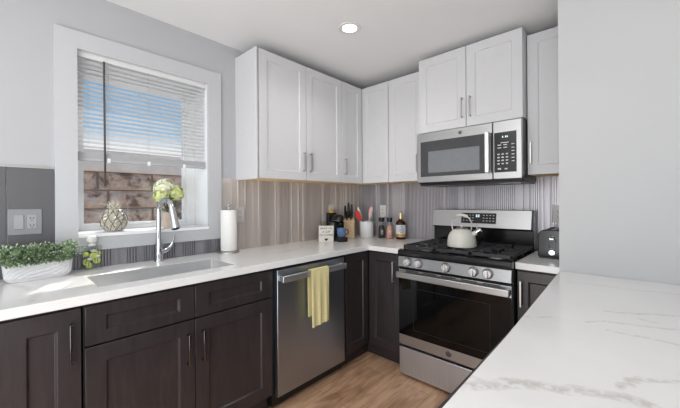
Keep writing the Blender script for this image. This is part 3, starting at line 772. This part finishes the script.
# ------------------------------------------------------------------ toaster
r = thing('toaster', 'black toaster with chrome dial tucked beside the white wall', 'toaster', (1.875, -.27, CT))
hw, hl, hh = .078, .13, .178
mb = MB(); prof = [(-hw, .012), (hw, .012), (hw, hh - .035), (hw - .012, hh - .01), (hw - .035, hh), (-hw + .035, hh), (-hw + .012, hh - .01), (-hw, hh - .035)]
a = [mb.b.verts.new((x, -hl, z)) for x, z in prof]; b_ = [mb.b.verts.new((x, hl, z)) for x, z in prof]
for k_ in range(8): mb.b.faces.new((a[k_], a[(k_ + 1) % 8], b_[(k_ + 1) % 8], b_[k_]))
mb.b.faces.new(a); mb.b.faces.new(b_)
mb.build('shell', 'black_enamel', r, bevel=.006, segs=3)
mb = MB(); mb.box(-.035, -.012, -hl + .03, hl - .03, hh - .002, hh + .001); mb.box(.012, .035, -hl + .03, hl - .03, hh - .002, hh + .001); mb.build('bread_slots', 'black_gap', r)
mb = MB(); c_ = [(.0 + .019 * math.cos(t_), -hl - .002, .102 + .040 * math.sin(t_)) for t_ in [2 * PI * k_ / 24 for k_ in range(25)]]
mb.tube(c_, .0022, 8, cap=False); mb.build('lever_surround', 'satin_nickel', r, smooth=True)
MB().box(-.012, .012, -hl - .022, -hl - .002, .118, .130).build('lever', 'satin_nickel', r, bevel=.002)
kn = MB().cyl((0, -hl, .040), (0, -hl - .014, .040), .0155, 24).build('dial', 'chrome', r, smooth=True, angle=40)
MB().box(-hw + .005, hw - .005, -hl + .01, hl - .01, 0, .013).build('base', 'black_plastic', r)

# ------------------------------------------------------------------ faucet
r = thing('faucet', 'tall chrome pull-down gooseneck faucet behind the sink', 'faucet', (.070, -2.0, CT), math.radians(12))
MB().lathe([(0, 0), (.026, 0), (.026, .004), (.022, .010), (.0205, .06), (.0185, .12), (.014, .17), (.0125, .20), (0, .20)], n=28).build('base', 'chrome', r, smooth=True, angle=50)
R0 = .070; pts = [(0, 0, .19), (0, 0, .25), (0, 0, .306)] + [(R0 - R0 * math.cos(t_), 0, .306 + R0 * math.sin(t_)) for t_ in [PI * k_ / 14 * .93 for k_ in range(1, 15)]]
MB().tube(pts, .0145, 16).build('spout', 'chrome', r, smooth=True)
e = Vector(pts[-1]); d_ = (Vector(pts[-1]) - Vector(pts[-2])).normalized()
sh = MB().tube([e - d_ * .004, e + d_ * .03, e + d_ * .075, e + d_ * .120], [.0160, .0175, .0215, .0255], 20).build('spray_head', 'chrome', r, smooth=True, angle=50)
MB().tube([e + d_ * .120, e + d_ * .125], [.018, .018], 20).build('nozzle', 'rubber_black', sh)
mb = MB(); mb.tube([(0, .012, .055), (0, .045, .062), (0, .060, .072)], [.018, .014, .012], 16); lv = mb.build('lever', 'chrome', r, smooth=True)
MB().tube([(0, .058, .070), (.004, .078, .092), (.006, .088, .125), (.006, .095, .152)], [.012, .010, .0085, .007], 12).build('lever_handle', 'chrome', lv, smooth=True)

# ------------------------------------------------------------------ paper towel holder
r = thing('paper_towel_holder', 'chrome stand holding a white paper towel roll', 'paper towel holder', (.090, -1.556, CT))
MB().lathe([(0, 0), (.073, 0), (.074, .006), (.068, .013), (.02, .016), (0, .016)], n=36).build('base', 'satin_nickel', r, smooth=True, angle=50)
MB().cyl((0, 0, .015), (0, 0, .325), .006, 12).build('rod', 'satin_nickel', r, smooth=True, angle=50)
MB().lathe([(0, -.016), (.01, -.013), (.0165, 0), (.012, .011), (0, .016)], (0, 0, .337), 20).build('finial', 'chrome', r, smooth=True)
o = MB().lathe([(.019, 0), (.054, 0), (.055, .003), (.055, .283), (.054, .286), (.019, .286), (.019, 0)], (0, 0, 0), 40).build('paper_towel_roll', 'paper', smooth=True, angle=40)
o.location = (.090, -1.556, CT + .0165); tag(o, 'white paper towel roll upright on its chrome stand', 'paper towel')

# ------------------------------------------------------------------ wall plates
def plate(name, label, side, u, z, w, h, mat, imat, d=.0125, dev=('outlet',)):
    loc = fm(side)(u, z, d); r = thing(name, label, 'outlet' if 'switch' not in name else 'switch', loc)
    mb = MB(); fbox(mb, side, u - w / 2, u + w / 2, z - h / 2, z + h / 2, d, d + .005); mb.build('cover_plate', mat, r, bevel=.002, world=True)
    for k, dv in enumerate(dev):
        uc = u + (k - (len(dev) - 1) / 2) * .046
        mb = MB(); fbox(mb, side, uc - .0165, uc + .0165, z - .034, z + .034, d + .005, d + .0075 if dv == 'outlet' else d + .009)
        q = mb.build('receptacle' if dv == 'outlet' else 'rocker', imat, r, bevel=.001, world=True)
        if dv == 'outlet':
            mb = MB()
            for zc in (z - .018, z + .018):
                for du in (-.006, .006): fbox(mb, side, uc + du - .0012, uc + du + .0012, zc - .004, zc + .005, d + .0075, d + .0079)
                fbox(mb, side, uc - .002, uc + .002, zc - .012, zc - .008, d + .0075, d + .0079)
            mb.build('slots', 'ink', q, world=True)
plate('switch_plate', 'grey double plate with rocker switch and outlet on the smooth panel', 'L', -2.575, 1.184, .119, .126, 'grey_plate', 'grey_insert', .0085, ('rocker', 'outlet'))
plate('wall_outlet', 'grey wall outlet partly hidden behind the paper towels', 'L', -1.428, 1.180, .075, .122, 'outlet_grey', 'outlet_grey')
plate('wall_outlet', 'white wall outlet above the coffee maker', 'L', -.443, 1.180, .072, .118, 'white_plastic', 'white_plastic')
plate('wall_outlet', 'white wall outlet above the salt and pepper shakers', 'B', .335, 1.170, .075, .124, 'white_plastic', 'white_plastic')
plate('wall_outlet', 'grey wall outlet above the toaster', 'B', 1.852, 1.178, .075, .124, 'outlet_grey', 'outlet_grey')

# ------------------------------------------------------------------ window blind
r = thing('window_blind', 'white slatted blind raised halfway in the kitchen window', 'blind', (-.03, -2.02, WZ1))
MB().box(-.050, -.012, WY0 + .004, WY1 - .004, 2.084, 2.1118).build('head_rail', 'blind_white', r, bevel=.002, world=True)
mb = MB(); z = 2.066; nS = 0
while z > 1.572:
    ang = math.radians(15); c, s_ = math.cos(ang), math.sin(ang); cx_ = -.031; hwid = .0128
    a0 = (cx_ - hwid * c, z - hwid * s_); a1 = (cx_, z + .0022); a2 = (cx_ + hwid * c, z + hwid * s_)
    rows = []
    for y in (WY0 + .008, WY1 - .008): rows.append([mb.b.verts.new((p[0], y, p[1] + t_)) for t_ in (0, .0009) for p in (a0, a1, a2)])
    p, q = rows
    for f in ((0, 1), (1, 2), (4, 3), (5, 4), (3, 0), (2, 5)): mb.b.faces.new((p[f[0]], p[f[1]], q[f[1]], q[f[0]]))
    for w_ in rows: mb.b.faces.new((w_[0], w_[1], w_[4], w_[3])); mb.b.faces.new((w_[1], w_[2], w_[5], w_[4]))
    z -= .0250
mb.build('slats', 'blind_white', r, world=True)
MB().box(-.046, -.017, WY0 + .007, WY1 - .007, 1.512, 1.528).build('bottom_rail', 'blind_rail', r, bevel=.002, world=True)
mb = MB()
for k_ in range(7): mb.box(-.0445, -.0185, WY0 + .008, WY1 - .008, 1.5285 + k_ * .0046, 1.5325 + k_ * .0046)
mb.build('stacked_slats', 'blind_rail', r, world=True)
for y in (-2.232, -2.026, -1.816):
    mb = MB(); mb.tube([(-.0165, y, 2.08), (-.0165, y, 1.53)], .0008, 6); mb.tube([(-.0455, y, 2.08), (-.0455, y, 1.53)], .0008, 6)
    mb.build('ladder_cord', 'blind_rail', r, world=True)
    MB().box(-.020, -.0145, y - .008, y + .008, 1.506, 1.532).build('cord_clip', 'vinyl_white', r, bevel=.001, world=True)
MB().tube([(-.009, -2.254, 2.085), (-.009, -2.251, 1.40), (-.009, -2.251, 1.37)], [.0052, .0052, .006], 8).build('tilt_wand', 'wand_brown', r, world=True)

# ------------------------------------------------------------------ window sill ornaments
r = thing('pineapple_ornament', 'silver pineapple ornament standing on the window sill', 'ornament', (-.085, -2.195, WZ0))
mb = MB(); nseg = 24; rows = 13; g = []
for i in range(rows + 1):
    t_ = i / rows; zz_ = .003 + .128 * t_; rad = .026 + .040 * math.sin(PI * (t_ * .86 + .10)) ** .8
    g.append([mb.b.verts.new(((rad + (.0045 if (k_ // 1 + i) % 2 == 0 else -.002)) * math.cos(2 * PI * (k_ + .5 * (i % 2)) / nseg), (rad + (.0045 if (k_ + i) % 2 == 0 else -.002)) * math.sin(2 * PI * (k_ + .5 * (i % 2)) / nseg), zz_)) for k_ in range(nseg)])
for p, q in zip(g[:-1], g[1:]):
    for k_ in range(nseg): mb.b.faces.new((p[k_], p[(k_ + 1) % nseg], q[(k_ + 1) % nseg], q[k_]))
mb.b.faces.new(g[0]); mb.b.faces.new(g[-1]); bo = mb.build('body', 'pineapple_silver', r)
mb = MB()
for k_ in range(10):
    for sgn in (-1, 1):
        pts_ = []
        for i in range(12):
            t_ = i / 11; rad = .0295 + .040 * math.sin(PI * (t_ * .86 + .10)) ** .8; a = 2 * PI * k_ / 10 + sgn * t_ * .95
            pts_.append((rad * math.cos(a), rad * math.sin(a), 0.005 + .124 * t_))
        mb.tube(pts_, .0016, 5)
mb.build('lattice', 'pineapple_dark', bo)
mb = MB(); rnd = random.Random(5)
for ring, (n_, tilt, L) in enumerate(((9, 1.0, .036), (8, .65, .046), (6, .33, .055), (3, .08, .062))):
    for k_ in range(n_):
        a = 2 * PI * k_ / n_ + ring * .4; dr_ = Vector((math.cos(a) * math.sin(tilt), math.sin(a) * math.sin(tilt), math.cos(tilt)))
        b0 = Vector((math.cos(a) * .012, math.sin(a) * .012, .128)); e_ = b0 + dr_ * L
        mb.tube([b0, b0 + dr_ * L * .5 + Vector((0, 0, .004)), e_], [.006, .0055, .0006], 6)
mb.build('crown', 'pineapple_silver', r, smooth=True)

r = thing('flower_pot', 'beige pot of pale green hydrangea on the window sill', 'potted plant', (-.085, -1.897, WZ0))
MB().lathe([(0, 0), (.030, 0), (.033, .01), (.036, .10), (.0365, .105), (.032, .105), (.030, .09), (0, .09)], n=28).build('pot', 'pot_beige', r, smooth=True, angle=45)
mb = MB()
for a in range(6): mb.tube([(0, 0, .085), (.02 * math.cos(a), .02 * math.sin(a), .15), (.045 * math.cos(a), .045 * math.sin(a), .20)], .0022, 6)
mb.build('stems', 'stem_brown', r)
def floret_ball(c, rad, n, seed, name, mat, r):
    mb = MB(); rnd = random.Random(seed)
    for k_ in range(n):
        u_ = rnd.uniform(-.8, 1); a = rnd.uniform(0, 2 * PI); s2 = math.sqrt(1 - u_ * u_); nrm = Vector((s2 * math.cos(a), s2 * math.sin(a), u_))
        p = Vector(c) + nrm * rad * rnd.uniform(.86, 1.04); t1 = nrm.orthogonal().normalized(); t2 = nrm.cross(t1)
        for q_ in range(4):
            b_ = q_ * PI / 2 + rnd.random() * .4; dd = t1 * math.cos(b_) + t2 * math.sin(b_) + nrm * .25
            mb.leaf(p, dd, nrm, .015, .014)
    mb.sphere(c, rad * .84, 14); return mb.build(name, mat, r)
floret_ball((.0, -.022, .262), .060, 300, 1, 'flower_head', 'petal_pale', r)
floret_ball((.012, .044, .232), .050, 190, 2, 'flower_head', 'petal', r)
floret_ball((.03, -.050, .212), .042, 130, 3, 'flower_head', 'petal', r)
floret_ball((-.03, .012, .212), .046, 130, 4, 'flower_head', 'petal', r)
mb = MB(); rnd = random.Random(9)
for k_ in range(26):
    a = rnd.uniform(0, 2 * PI); mb.leaf((.02 * math.cos(a), .02 * math.sin(a), rnd.uniform(.11, .2)), (math.cos(a), math.sin(a), rnd.uniform(-.3, .6)), (0, 0, 1), rnd.uniform(.045, .065), .034)
mb.build('leaves', 'leaf_dark', r)

# ------------------------------------------------------------------ planter
r = thing('planter', 'white textured oblong planter full of small green foliage', 'potted plant', (.122, -2.534, CT), math.radians(8))
mb = MB(); n_ = 80; rows_ = [(.86, 0), (.93, .004), (.97, .012)] + [(1.0 + .05 * i / 7, .018 + .060 * i / 7) for i in range(8)] + [(1.055, .080), (1.058, .082)] + [(1.06, .084), (1.0, .084), (.97, .06)]
def oval(s_, z, i):
    out = []
    for k_ in range(n_):
        a = 2 * PI * (k_ + .25) / n_; ca, sa = math.cos(a), math.sin(a)
        x = .042 * s_ * math.copysign(abs(ca) ** .7, ca); y = .116 * s_ * math.copysign(abs(sa) ** .55, sa)
        k2 = 1.0 + (.035 if (3 <= i <= 10 and (k_ // 2 + i) % 2 == 0) else 0)
        out.append(mb.b.verts.new((x * (k2 + (.03 if k2 > 1 else 0)), y * (1 + (k2 - 1) * .4), z)))
    return out
g = [oval(s_, z, i) for i, (s_, z) in enumerate(rows_)]
for p, q in zip(g[:-1], g[1:]):
    for k_ in range(n_): mb.b.faces.new((p[k_], p[(k_ + 1) % n_], q[(k_ + 1) % n_], q[k_]))
mb.b.faces.new(g[0]); mb.b.faces.new(g[-1]); mb.build('pot', 'white_ceramic', r)
for nm, mt, sd, cnt in (('foliage', 'leaf_green', 1, 4200), ('foliage_tips', 'leaf_pale', 2, 1300)):
    mb = MB(); rnd = random.Random(sd)
    tufts = [(rnd.uniform(-.03, .03), -.115 + .23 * k_ / 13, rnd.uniform(.112, .132), rnd.uniform(.032, .044)) for k_ in range(14)] + [(.035, -.10 + .2 * k_ / 9, .098, .026) for k_ in range(10)] + [(-.02, -.10 + .2 * k_ / 9, .112, .03) for k_ in range(10)]
    for k_ in range(cnt):
        tx, ty, tz, tr = rnd.choice(tufts); tz -= .005; a = rnd.uniform(0, 2 * PI); u_ = rnd.uniform(-.5, 1); s2 = math.sqrt(max(0, 1 - u_ * u_))
        nn = Vector((s2 * math.cos(a), s2 * math.sin(a), u_)); p = Vector((tx, ty, tz)) + nn * tr * (rnd.uniform(.7, 1.0) if sd == 1 else rnd.uniform(.95, 1.15))
        p.z = max(p.z, .087 if abs(p.x) < .046 else .07)
        if p.x < -.08: p.x = -.08
        mb.leaf(p, nn + Vector((rnd.uniform(-.7, .7), rnd.uniform(-.7, .7), rnd.uniform(-.3, .7))), (0, 0, 1), rnd.uniform(.010, .017), rnd.uniform(.006, .010))
    if sd == 1:
        for tx, ty, tz, tr in tufts: mb.sphere((tx, ty, tz - .004), tr * .66, 10)
        for v_ in mb.b.verts:
            if v_.co.z < .075 and abs(v_.co.x) < .05: v_.co.z = .075
    mb.build(nm, mt, r)

# ------------------------------------------------------------------ soap jar
r = thing('glass_bottle', 'square clear glass bottle with lime slices beside the planter', 'bottle', (.048, -2.322, CT))
mb = MB(); mb.box(-.024, .024, -.041, .041, 0, .128); mb.build('glass_body', 'clear_glass', r, bevel=.003)
mb = MB(); rnd = random.Random(4)
for y_, z_, s_ in ((-.024, .040, .017), (.020, .046, .018), (.002, .075, .015), (-.012, .020, .014), (.027, .085, .013), (-.028, .085, .013)):
    mb.lathe([(0, -.003), (s_, -.002), (s_, .002), (0, .003)], (0, 0, 0), 18)
    vs_ = mb.b.verts[:][-(18 * 2 + 2):] if False else None
    mb.b.verts.ensure_lookup_table(); new = mb.b.verts[-38:]
    m_ = Matrix.Translation((rnd.uniform(-.006, .010), y_, z_)) @ Matrix.Rotation(PI / 2 + rnd.uniform(-.3, .3), 4, 'Y') @ Matrix.Rotation(rnd.uniform(-.3, .3), 4, 'X')
    for v_ in new: v_.co = m_ @ v_.co
mb.build('lime_slices', 'lime', r)
mb = MB()
for y_, z_ in ((.008, .098), (-.010, .055), (.022, .068)): mb.sphere((0, y_, z_), .012, 10, (1, 1.2, .8))
mb.build('white_petals', 'white_ceramic', r, smooth=True)
mb = MB()
for k_ in range(5): mb.tube([(.0, -.03 + k_ * .014, .006), (.004, -.024 + k_ * .012, .06), (0, -.03 + k_ * .015, .115)], .0015, 5)
mb.build('stems', 'leaf_green', r)
st_ = MB().lathe([(0, .128), (.016, .1285), (.016, .138), (.010, .141), (.012, .144), (.021, .150), (.024, .162), (.021, .176), (.012, .184), (0, .186)], n=24).build('stopper', 'white_plastic', r, smooth=True)

# ------------------------------------------------------------------ countertop items in the corner
# little sign block, facing the room
a_ = math.radians(-37)
r = thing('sign_block', 'small white block sign with three lines of lettering and a cup', 'sign', (.190, -.690, CT), a_)
MB().box(0, .028, -.066, .066, 0, .143).build('block', 'maple', r, bevel=.001)
fc = MB().box(.028, .030, -.065, .065, .001, .142).build('face', 'sign_white', r)
for i, tx in enumerate(('BREW ME', 'A CUP', 'OF COFFEE')):
    text_part('lettering', tx, .0245, 'ink', fc, frame_m((.0302, 0, .119 - i * .030), (0, 1, 0), (0, 0, 1)), .0003)
mb = MB(); poly = [(-.015, .030), (.015, .030), (.0145, .022), (.008, .013), (0, .008), (-.008, .013), (-.0145, .022)]
aa = [mb.b.verts.new((.0301, y_, z_)) for y_, z_ in poly]; bb_ = [mb.b.verts.new((.0306, y_, z_)) for y_, z_ in poly]
for k_ in range(7): mb.b.faces.new((aa[k_], aa[(k_ + 1) % 7], bb_[(k_ + 1) % 7], bb_[k_]))
mb.b.faces.new(aa); mb.b.faces.new(bb_); mb.build('cup_symbol', 'ink', fc)

# capsule coffee maker
r = thing('coffee_maker', 'small black capsule coffee maker with rounded head behind the blue mug', 'coffee maker', (.215, -.565, CT), math.radians(-25))
MB().box(-.125, .045, -.052, .052, .0, .175).build('body', 'black_enamel', r, bevel=.012, segs=4)
mb = MB()
c_ = [(.085 * math.cos(t_) * 1.0, .055 * math.sin(t_)) for t_ in [2 * PI * k_ / 28 for k_ in range(28)]]
mb.lathe([(0, .165), (.040, .165), (.056, .178), (.058, .205), (.050, .226), (.030, .238), (0, .240)], (.022, 0, 0), 28, 1.25, .92); mb.build('brew_head', 'black_enamel', r, smooth=True)
MB().box(-.03, .088, -.0545, .0545, .186, .191).build('lever_band', 'chrome', r, bevel=.001)
MB().box(-.030, .046, -.0565, -.0525, .01, .165).build('side_panel', 'stainless', r, bevel=.001)
MB().box(-.185, -.128, -.045, .045, .0, .250).build('water_tank', 'black_plastic', r, bevel=.006)
MB().lathe([(0, .2505), (.030, .2505), (.030, .268), (.026, .272), (0, .272)], (-.156, 0, 0), 20).build('capsule_lid', 'yellow_plastic', r, smooth=True, angle=40)
MB().box(.046, .140, -.045, .045, .0, .040).build('drip_tray', 'black_plastic', r, bevel=.006)
MB().cyl((.078, 0, .164), (.078, 0, .152), .012, 16).build('spout', 'black_plastic', r)
# mug on the drip tray
ct = math.cos(math.radians(-25)); sn = math.sin(math.radians(-25)); mx, my = .215 + .097 * ct, -.565 + .097 * sn
r = thing('mug', 'blue mug standing on the coffee maker tray', 'mug', (mx, my, CT + .0405), math.radians(48))
MB().lathe([(0, 0), (.028, 0), (.034, .004), (.040, .04), (.042, .082), (.039, .082), (.036, .04), (.028, .008), (0, .008)], n=32).build('cup', 'mug_blue', r, smooth=True, angle=50)
MB().tube([(.039, 0, .066), (.056, 0, .066), (.064, 0, .050), (.060, 0, .030), (.038, 0, .022)], .0045, 10).build('handle', 'ink', r, smooth=True)

# knife block
r = thing('knife_block', 'light wooden knife block in the counter corner', 'knife block', (.162, -.348, CT), math.radians(-45))
mb = MB(); pr_ = [(-.055, 0), (.055, 0), (.045, .160), (-.055, .205)]
a = [mb.b.verts.new((x, -.052, z)) for x, z in pr_]; b_ = [mb.b.verts.new((x, .052, z)) for x, z in pr_]
for k_ in range(4): mb.b.faces.new((a[k_], a[(k_ + 1) % 4], b_[(k_ + 1) % 4], b_[k_]))
mb.b.faces.new(a); mb.b.faces.new(b_); mb.build('wood_block', 'maple', r, bevel=.003)
mb = MB(); top = lambda x: .205 - .45 * (x + .055)
spots = [(-.030, -.034, .120, 1.25), (-.030, .000, .150, 1.5), (-.030, .030, .135, 1.4), (.012, -.020, .085, 1), (.012, .020, .095, 1)]
ca, sa = math.cos(math.radians(-45)), math.sin(math.radians(-45))
klabels = ['black-handled knife at the left of the wooden block', 'tallest black-handled knife in the middle of the wooden block', 'black-handled knife at the back right of the wooden block', 'short black-handled knife in the front left slot of the block', 'short black-handled knife in the front right slot of the block']
for (x, y_, L, w_), lb in zip(spots, klabels):
    wx, wy = .162 + x * ca - y_ * sa, -.348 + x * sa + y_ * ca
    k = thing('knife', lb, 'knife', (wx, wy, CT + top(x) + .001), math.radians(-45), 'knives in the wooden block')
    MB().tube([(0, 0, 0), (.002, 0, L * .35), (.008, 0, L * .75), (.016, 0, L)], [.0075 * w_, .009 * w_, .0085 * w_, .006 * w_], 10).build('handle', 'black_plastic', k, smooth=True, angle=60)
    MB().box(-.0055, .0055, -.0075, .0075, -.0005, .006).build('bolster', 'satin_nickel', k)

# crock with utensils
r = thing('utensil_crock', 'white ceramic utensil crock beside the knife block', 'crock', (.262, -.195, CT))
MB().lathe([(0, 0), (.066, 0), (.069, .003), (.069, .155), (.067, .158), (.063, .155), (.062, .012), (0, .012)], n=40).build('vessel', 'white_ceramic', r, smooth=True, angle=45)
MB().lathe([(.069, .148), (.071, .150), (.071, .158), (.063, .158), (.063, .15), (.069, .148)], n=40).build('rim', 'white_ceramic', r, smooth=True)
def utensil(name, label, mat, hmat, base, tip, L_head, W_head, T=.010, twist=0.0):
    b0 = Vector(base); t0 = Vector(tip); d_ = (t0 - b0).normalized(); ln = (t0 - b0).length
    k = thing(name, label, 'utensil', b0)
    MB().tube([Vector((0, 0, 0)), d_ * (ln - L_head)], [.005, .006], 10).build('handle', hmat, k, smooth=True, angle=60)
    vd = Vector((1.35, -1.2, 0)).normalized(); sd = d_.cross(vd).normalized(); nn = sd.cross(d_).normalized()
    mb = MB(); N = 10; fr = []; bk = []
    prof = [(0, .25), (.12, .7), (.3, .95), (.7, 1.0), (.92, .86), (1.0, .45)]
    L_ = []; R_ = []
    for t_, w_ in prof:
        c = d_ * (ln - L_head + L_head * t_)
        L_.append(c - sd * W_head / 2 * w_); R_.append(c + sd * W_head / 2 * w_)
    loop = L_ + R_[::-1]; f = [mb.b.verts.new(p + nn * T / 2) for p in loop]; b2 = [mb.b.verts.new(p - nn * T / 2) for p in loop]; n2 = len(loop)
    mb.b.faces.new(f); mb.b.faces.new(b2[::-1])
    for q_ in range(n2): mb.b.faces.new((f[q_], f[(q_ + 1) % n2], b2[(q_ + 1) % n2], b2[q_]))
    mb.build('head', mat, k, bevel=.002)
utensil('spatula', 'red silicone spatula leaning left out of the white crock', 'red_silicone', 'white_plastic', (.262, -.205, CT + .014), (.200, -.272, CT + .262), .105, .050)
utensil('serving_spoon', 'white and teal spoon leaning left in the white crock behind the red spatula', 'white_plastic', 'teal_silicone', (.270, -.195, CT + .014), (.178, -.230, CT + .300), .13, .022)
utensil('brush', 'teal silicone brush close behind the white spoon in the crock', 'teal_silicone', 'teal_silicone', (.250, -.180, CT + .014), (.178, -.205, CT + .285), .12, .028)
utensil('spatula', 'pink silicone spatula standing upright at the right of the white crock', 'pink_silicone', 'white_plastic', (.262, -.190, CT + .014), (.305, -.170, CT + .305), .12, .036)
utensil('spatula', 'teal silicone spatula half hidden behind the pink one', 'teal_silicone', 'teal_silicone', (.275, -.175, CT + .014), (.300, -.140, CT + .250), .10, .030)

# shakers
def shaker_jar(label, x, y, fill):
    r = thing('shaker', label, 'shaker', (x, y, CT), 0, 'glass shakers beside the crock')
    MB().lathe([(0, 0), (.033, 0), (.035, .004), (.035, .085), (.030, .110), (.021, .128), (.020, .160), (0, .160)], n=28).build('glass_jar', 'clear_glass', r, smooth=True, angle=50)
    MB().lathe([(0, .004), (.031, .004), (.031, .084), (.026, .108), (.017, .124), (0, .128)], n=24).build('contents', fill, r, smooth=True, angle=50)
    MB().lathe([(0, .160), (.0245, .160), (.026, .165), (.029, .195), (.027, .199), (0, .199)], n=28).build('cap', 'black_plastic', r, smooth=True, angle=40)
    mb = MB()
    for k_, (w_, z_) in enumerate(((.016, .078), (.022, .066), (.013, .055), (.020, .044))):
        cx_ = Vector((math.cos(-.78), math.sin(-.78), 0)); sd = Vector((-cx_.y, cx_.x, 0)); c0 = cx_ * .0335
        mb.obox(c0 + Vector((0, 0, z_)), .004, w_, .005, Matrix((cx_, sd, (0, 0, 1))).transposed())
    mb.build('print', 'label_white', r)
shaker_jar('clear glass pepper grinder with black cap right of the white crock', .425, -.165, 'pepper')
shaker_jar('glass shaker of pink salt with black cap between pepper and brown bottle', .502, -.140, 'pink_salt')
# syrup bottle
r = thing('syrup_bottle', 'dark brown bottle with white and gold label left of the stove', 'bottle', (.612, -.115, CT))
MB().lathe([(0, 0), (.044, 0), (.047, .004), (.047, .150), (.040, .166), (.019, .178), (.017, .215), (0, .215)], n=32).build('bottle_body', 'syrup', r, smooth=True, angle=50)
MB().lathe([(.0474, .045), (.0480, .045), (.0480, .135), (.0474, .135), (.0474, .045)], n=32).build('label', 'label_white', r, smooth=True, angle=40)
MB().lathe([(.0474, .022), (.0482, .022), (.0482, .052), (.0474, .052), (.0474, .022)], n=32).build('label_band', 'label_gold', r, smooth=True, angle=40)
mb = MB()
for z_, w_ in ((.122, .034), (.108, .050), (.094, .044), (.080, .05), (.066, .03)):
    for q_ in range(int(w_ / .006)):
        a = -.78 + (q_ * .006 - w_ / 2) / .048; cx_ = Vector((math.cos(a), math.sin(a), 0)); sd = Vector((-cx_.y, cx_.x, 0))
        mb.obox(cx_ * .0482 + Vector((0, 0, z_)), .001, .0042, .006, Matrix((cx_, sd, (0, 0, 1))).transposed())
mb.build('print', 'ink', r)
MB().lathe([(0, .190), (.0195, .190), (.0195, .246), (.016, .250), (0, .250)], n=24).build('cap', 'gold_foil', r, smooth=True, angle=40)

# ------------------------------------------------------------------ ceiling downlight
r = thing('ceiling_light', 'round recessed ceiling downlight that is switched on', 'light', (.833, -1.075, H))
MB().lathe([(.050, -.002), (.074, -.005), (.078, -.0008), (.074, -.0001), (.050, -.0001), (.050, -.002)], n=36).build('trim_ring', 'white_plastic', r, smooth=True)
MB().lathe([(0, -.0035), (.049, -.003), (.049, -.0005), (0, -.0005)], n=32).build('lens', 'lamp_lens', r, smooth=True)

def downlight(loc, power):
    l = bpy.data.lights.new('downlight_lamp', 'SPOT'); l.energy = power; l.spot_size = math.radians(150); l.spot_blend = .9; l.shadow_soft_size = .05; l.color = (1, .97, .93)
    o = bpy.data.objects.new('downlight_lamp', l); COL.objects.link(o); o.location = loc
downlight((.833, -1.075, H - .02), 18)
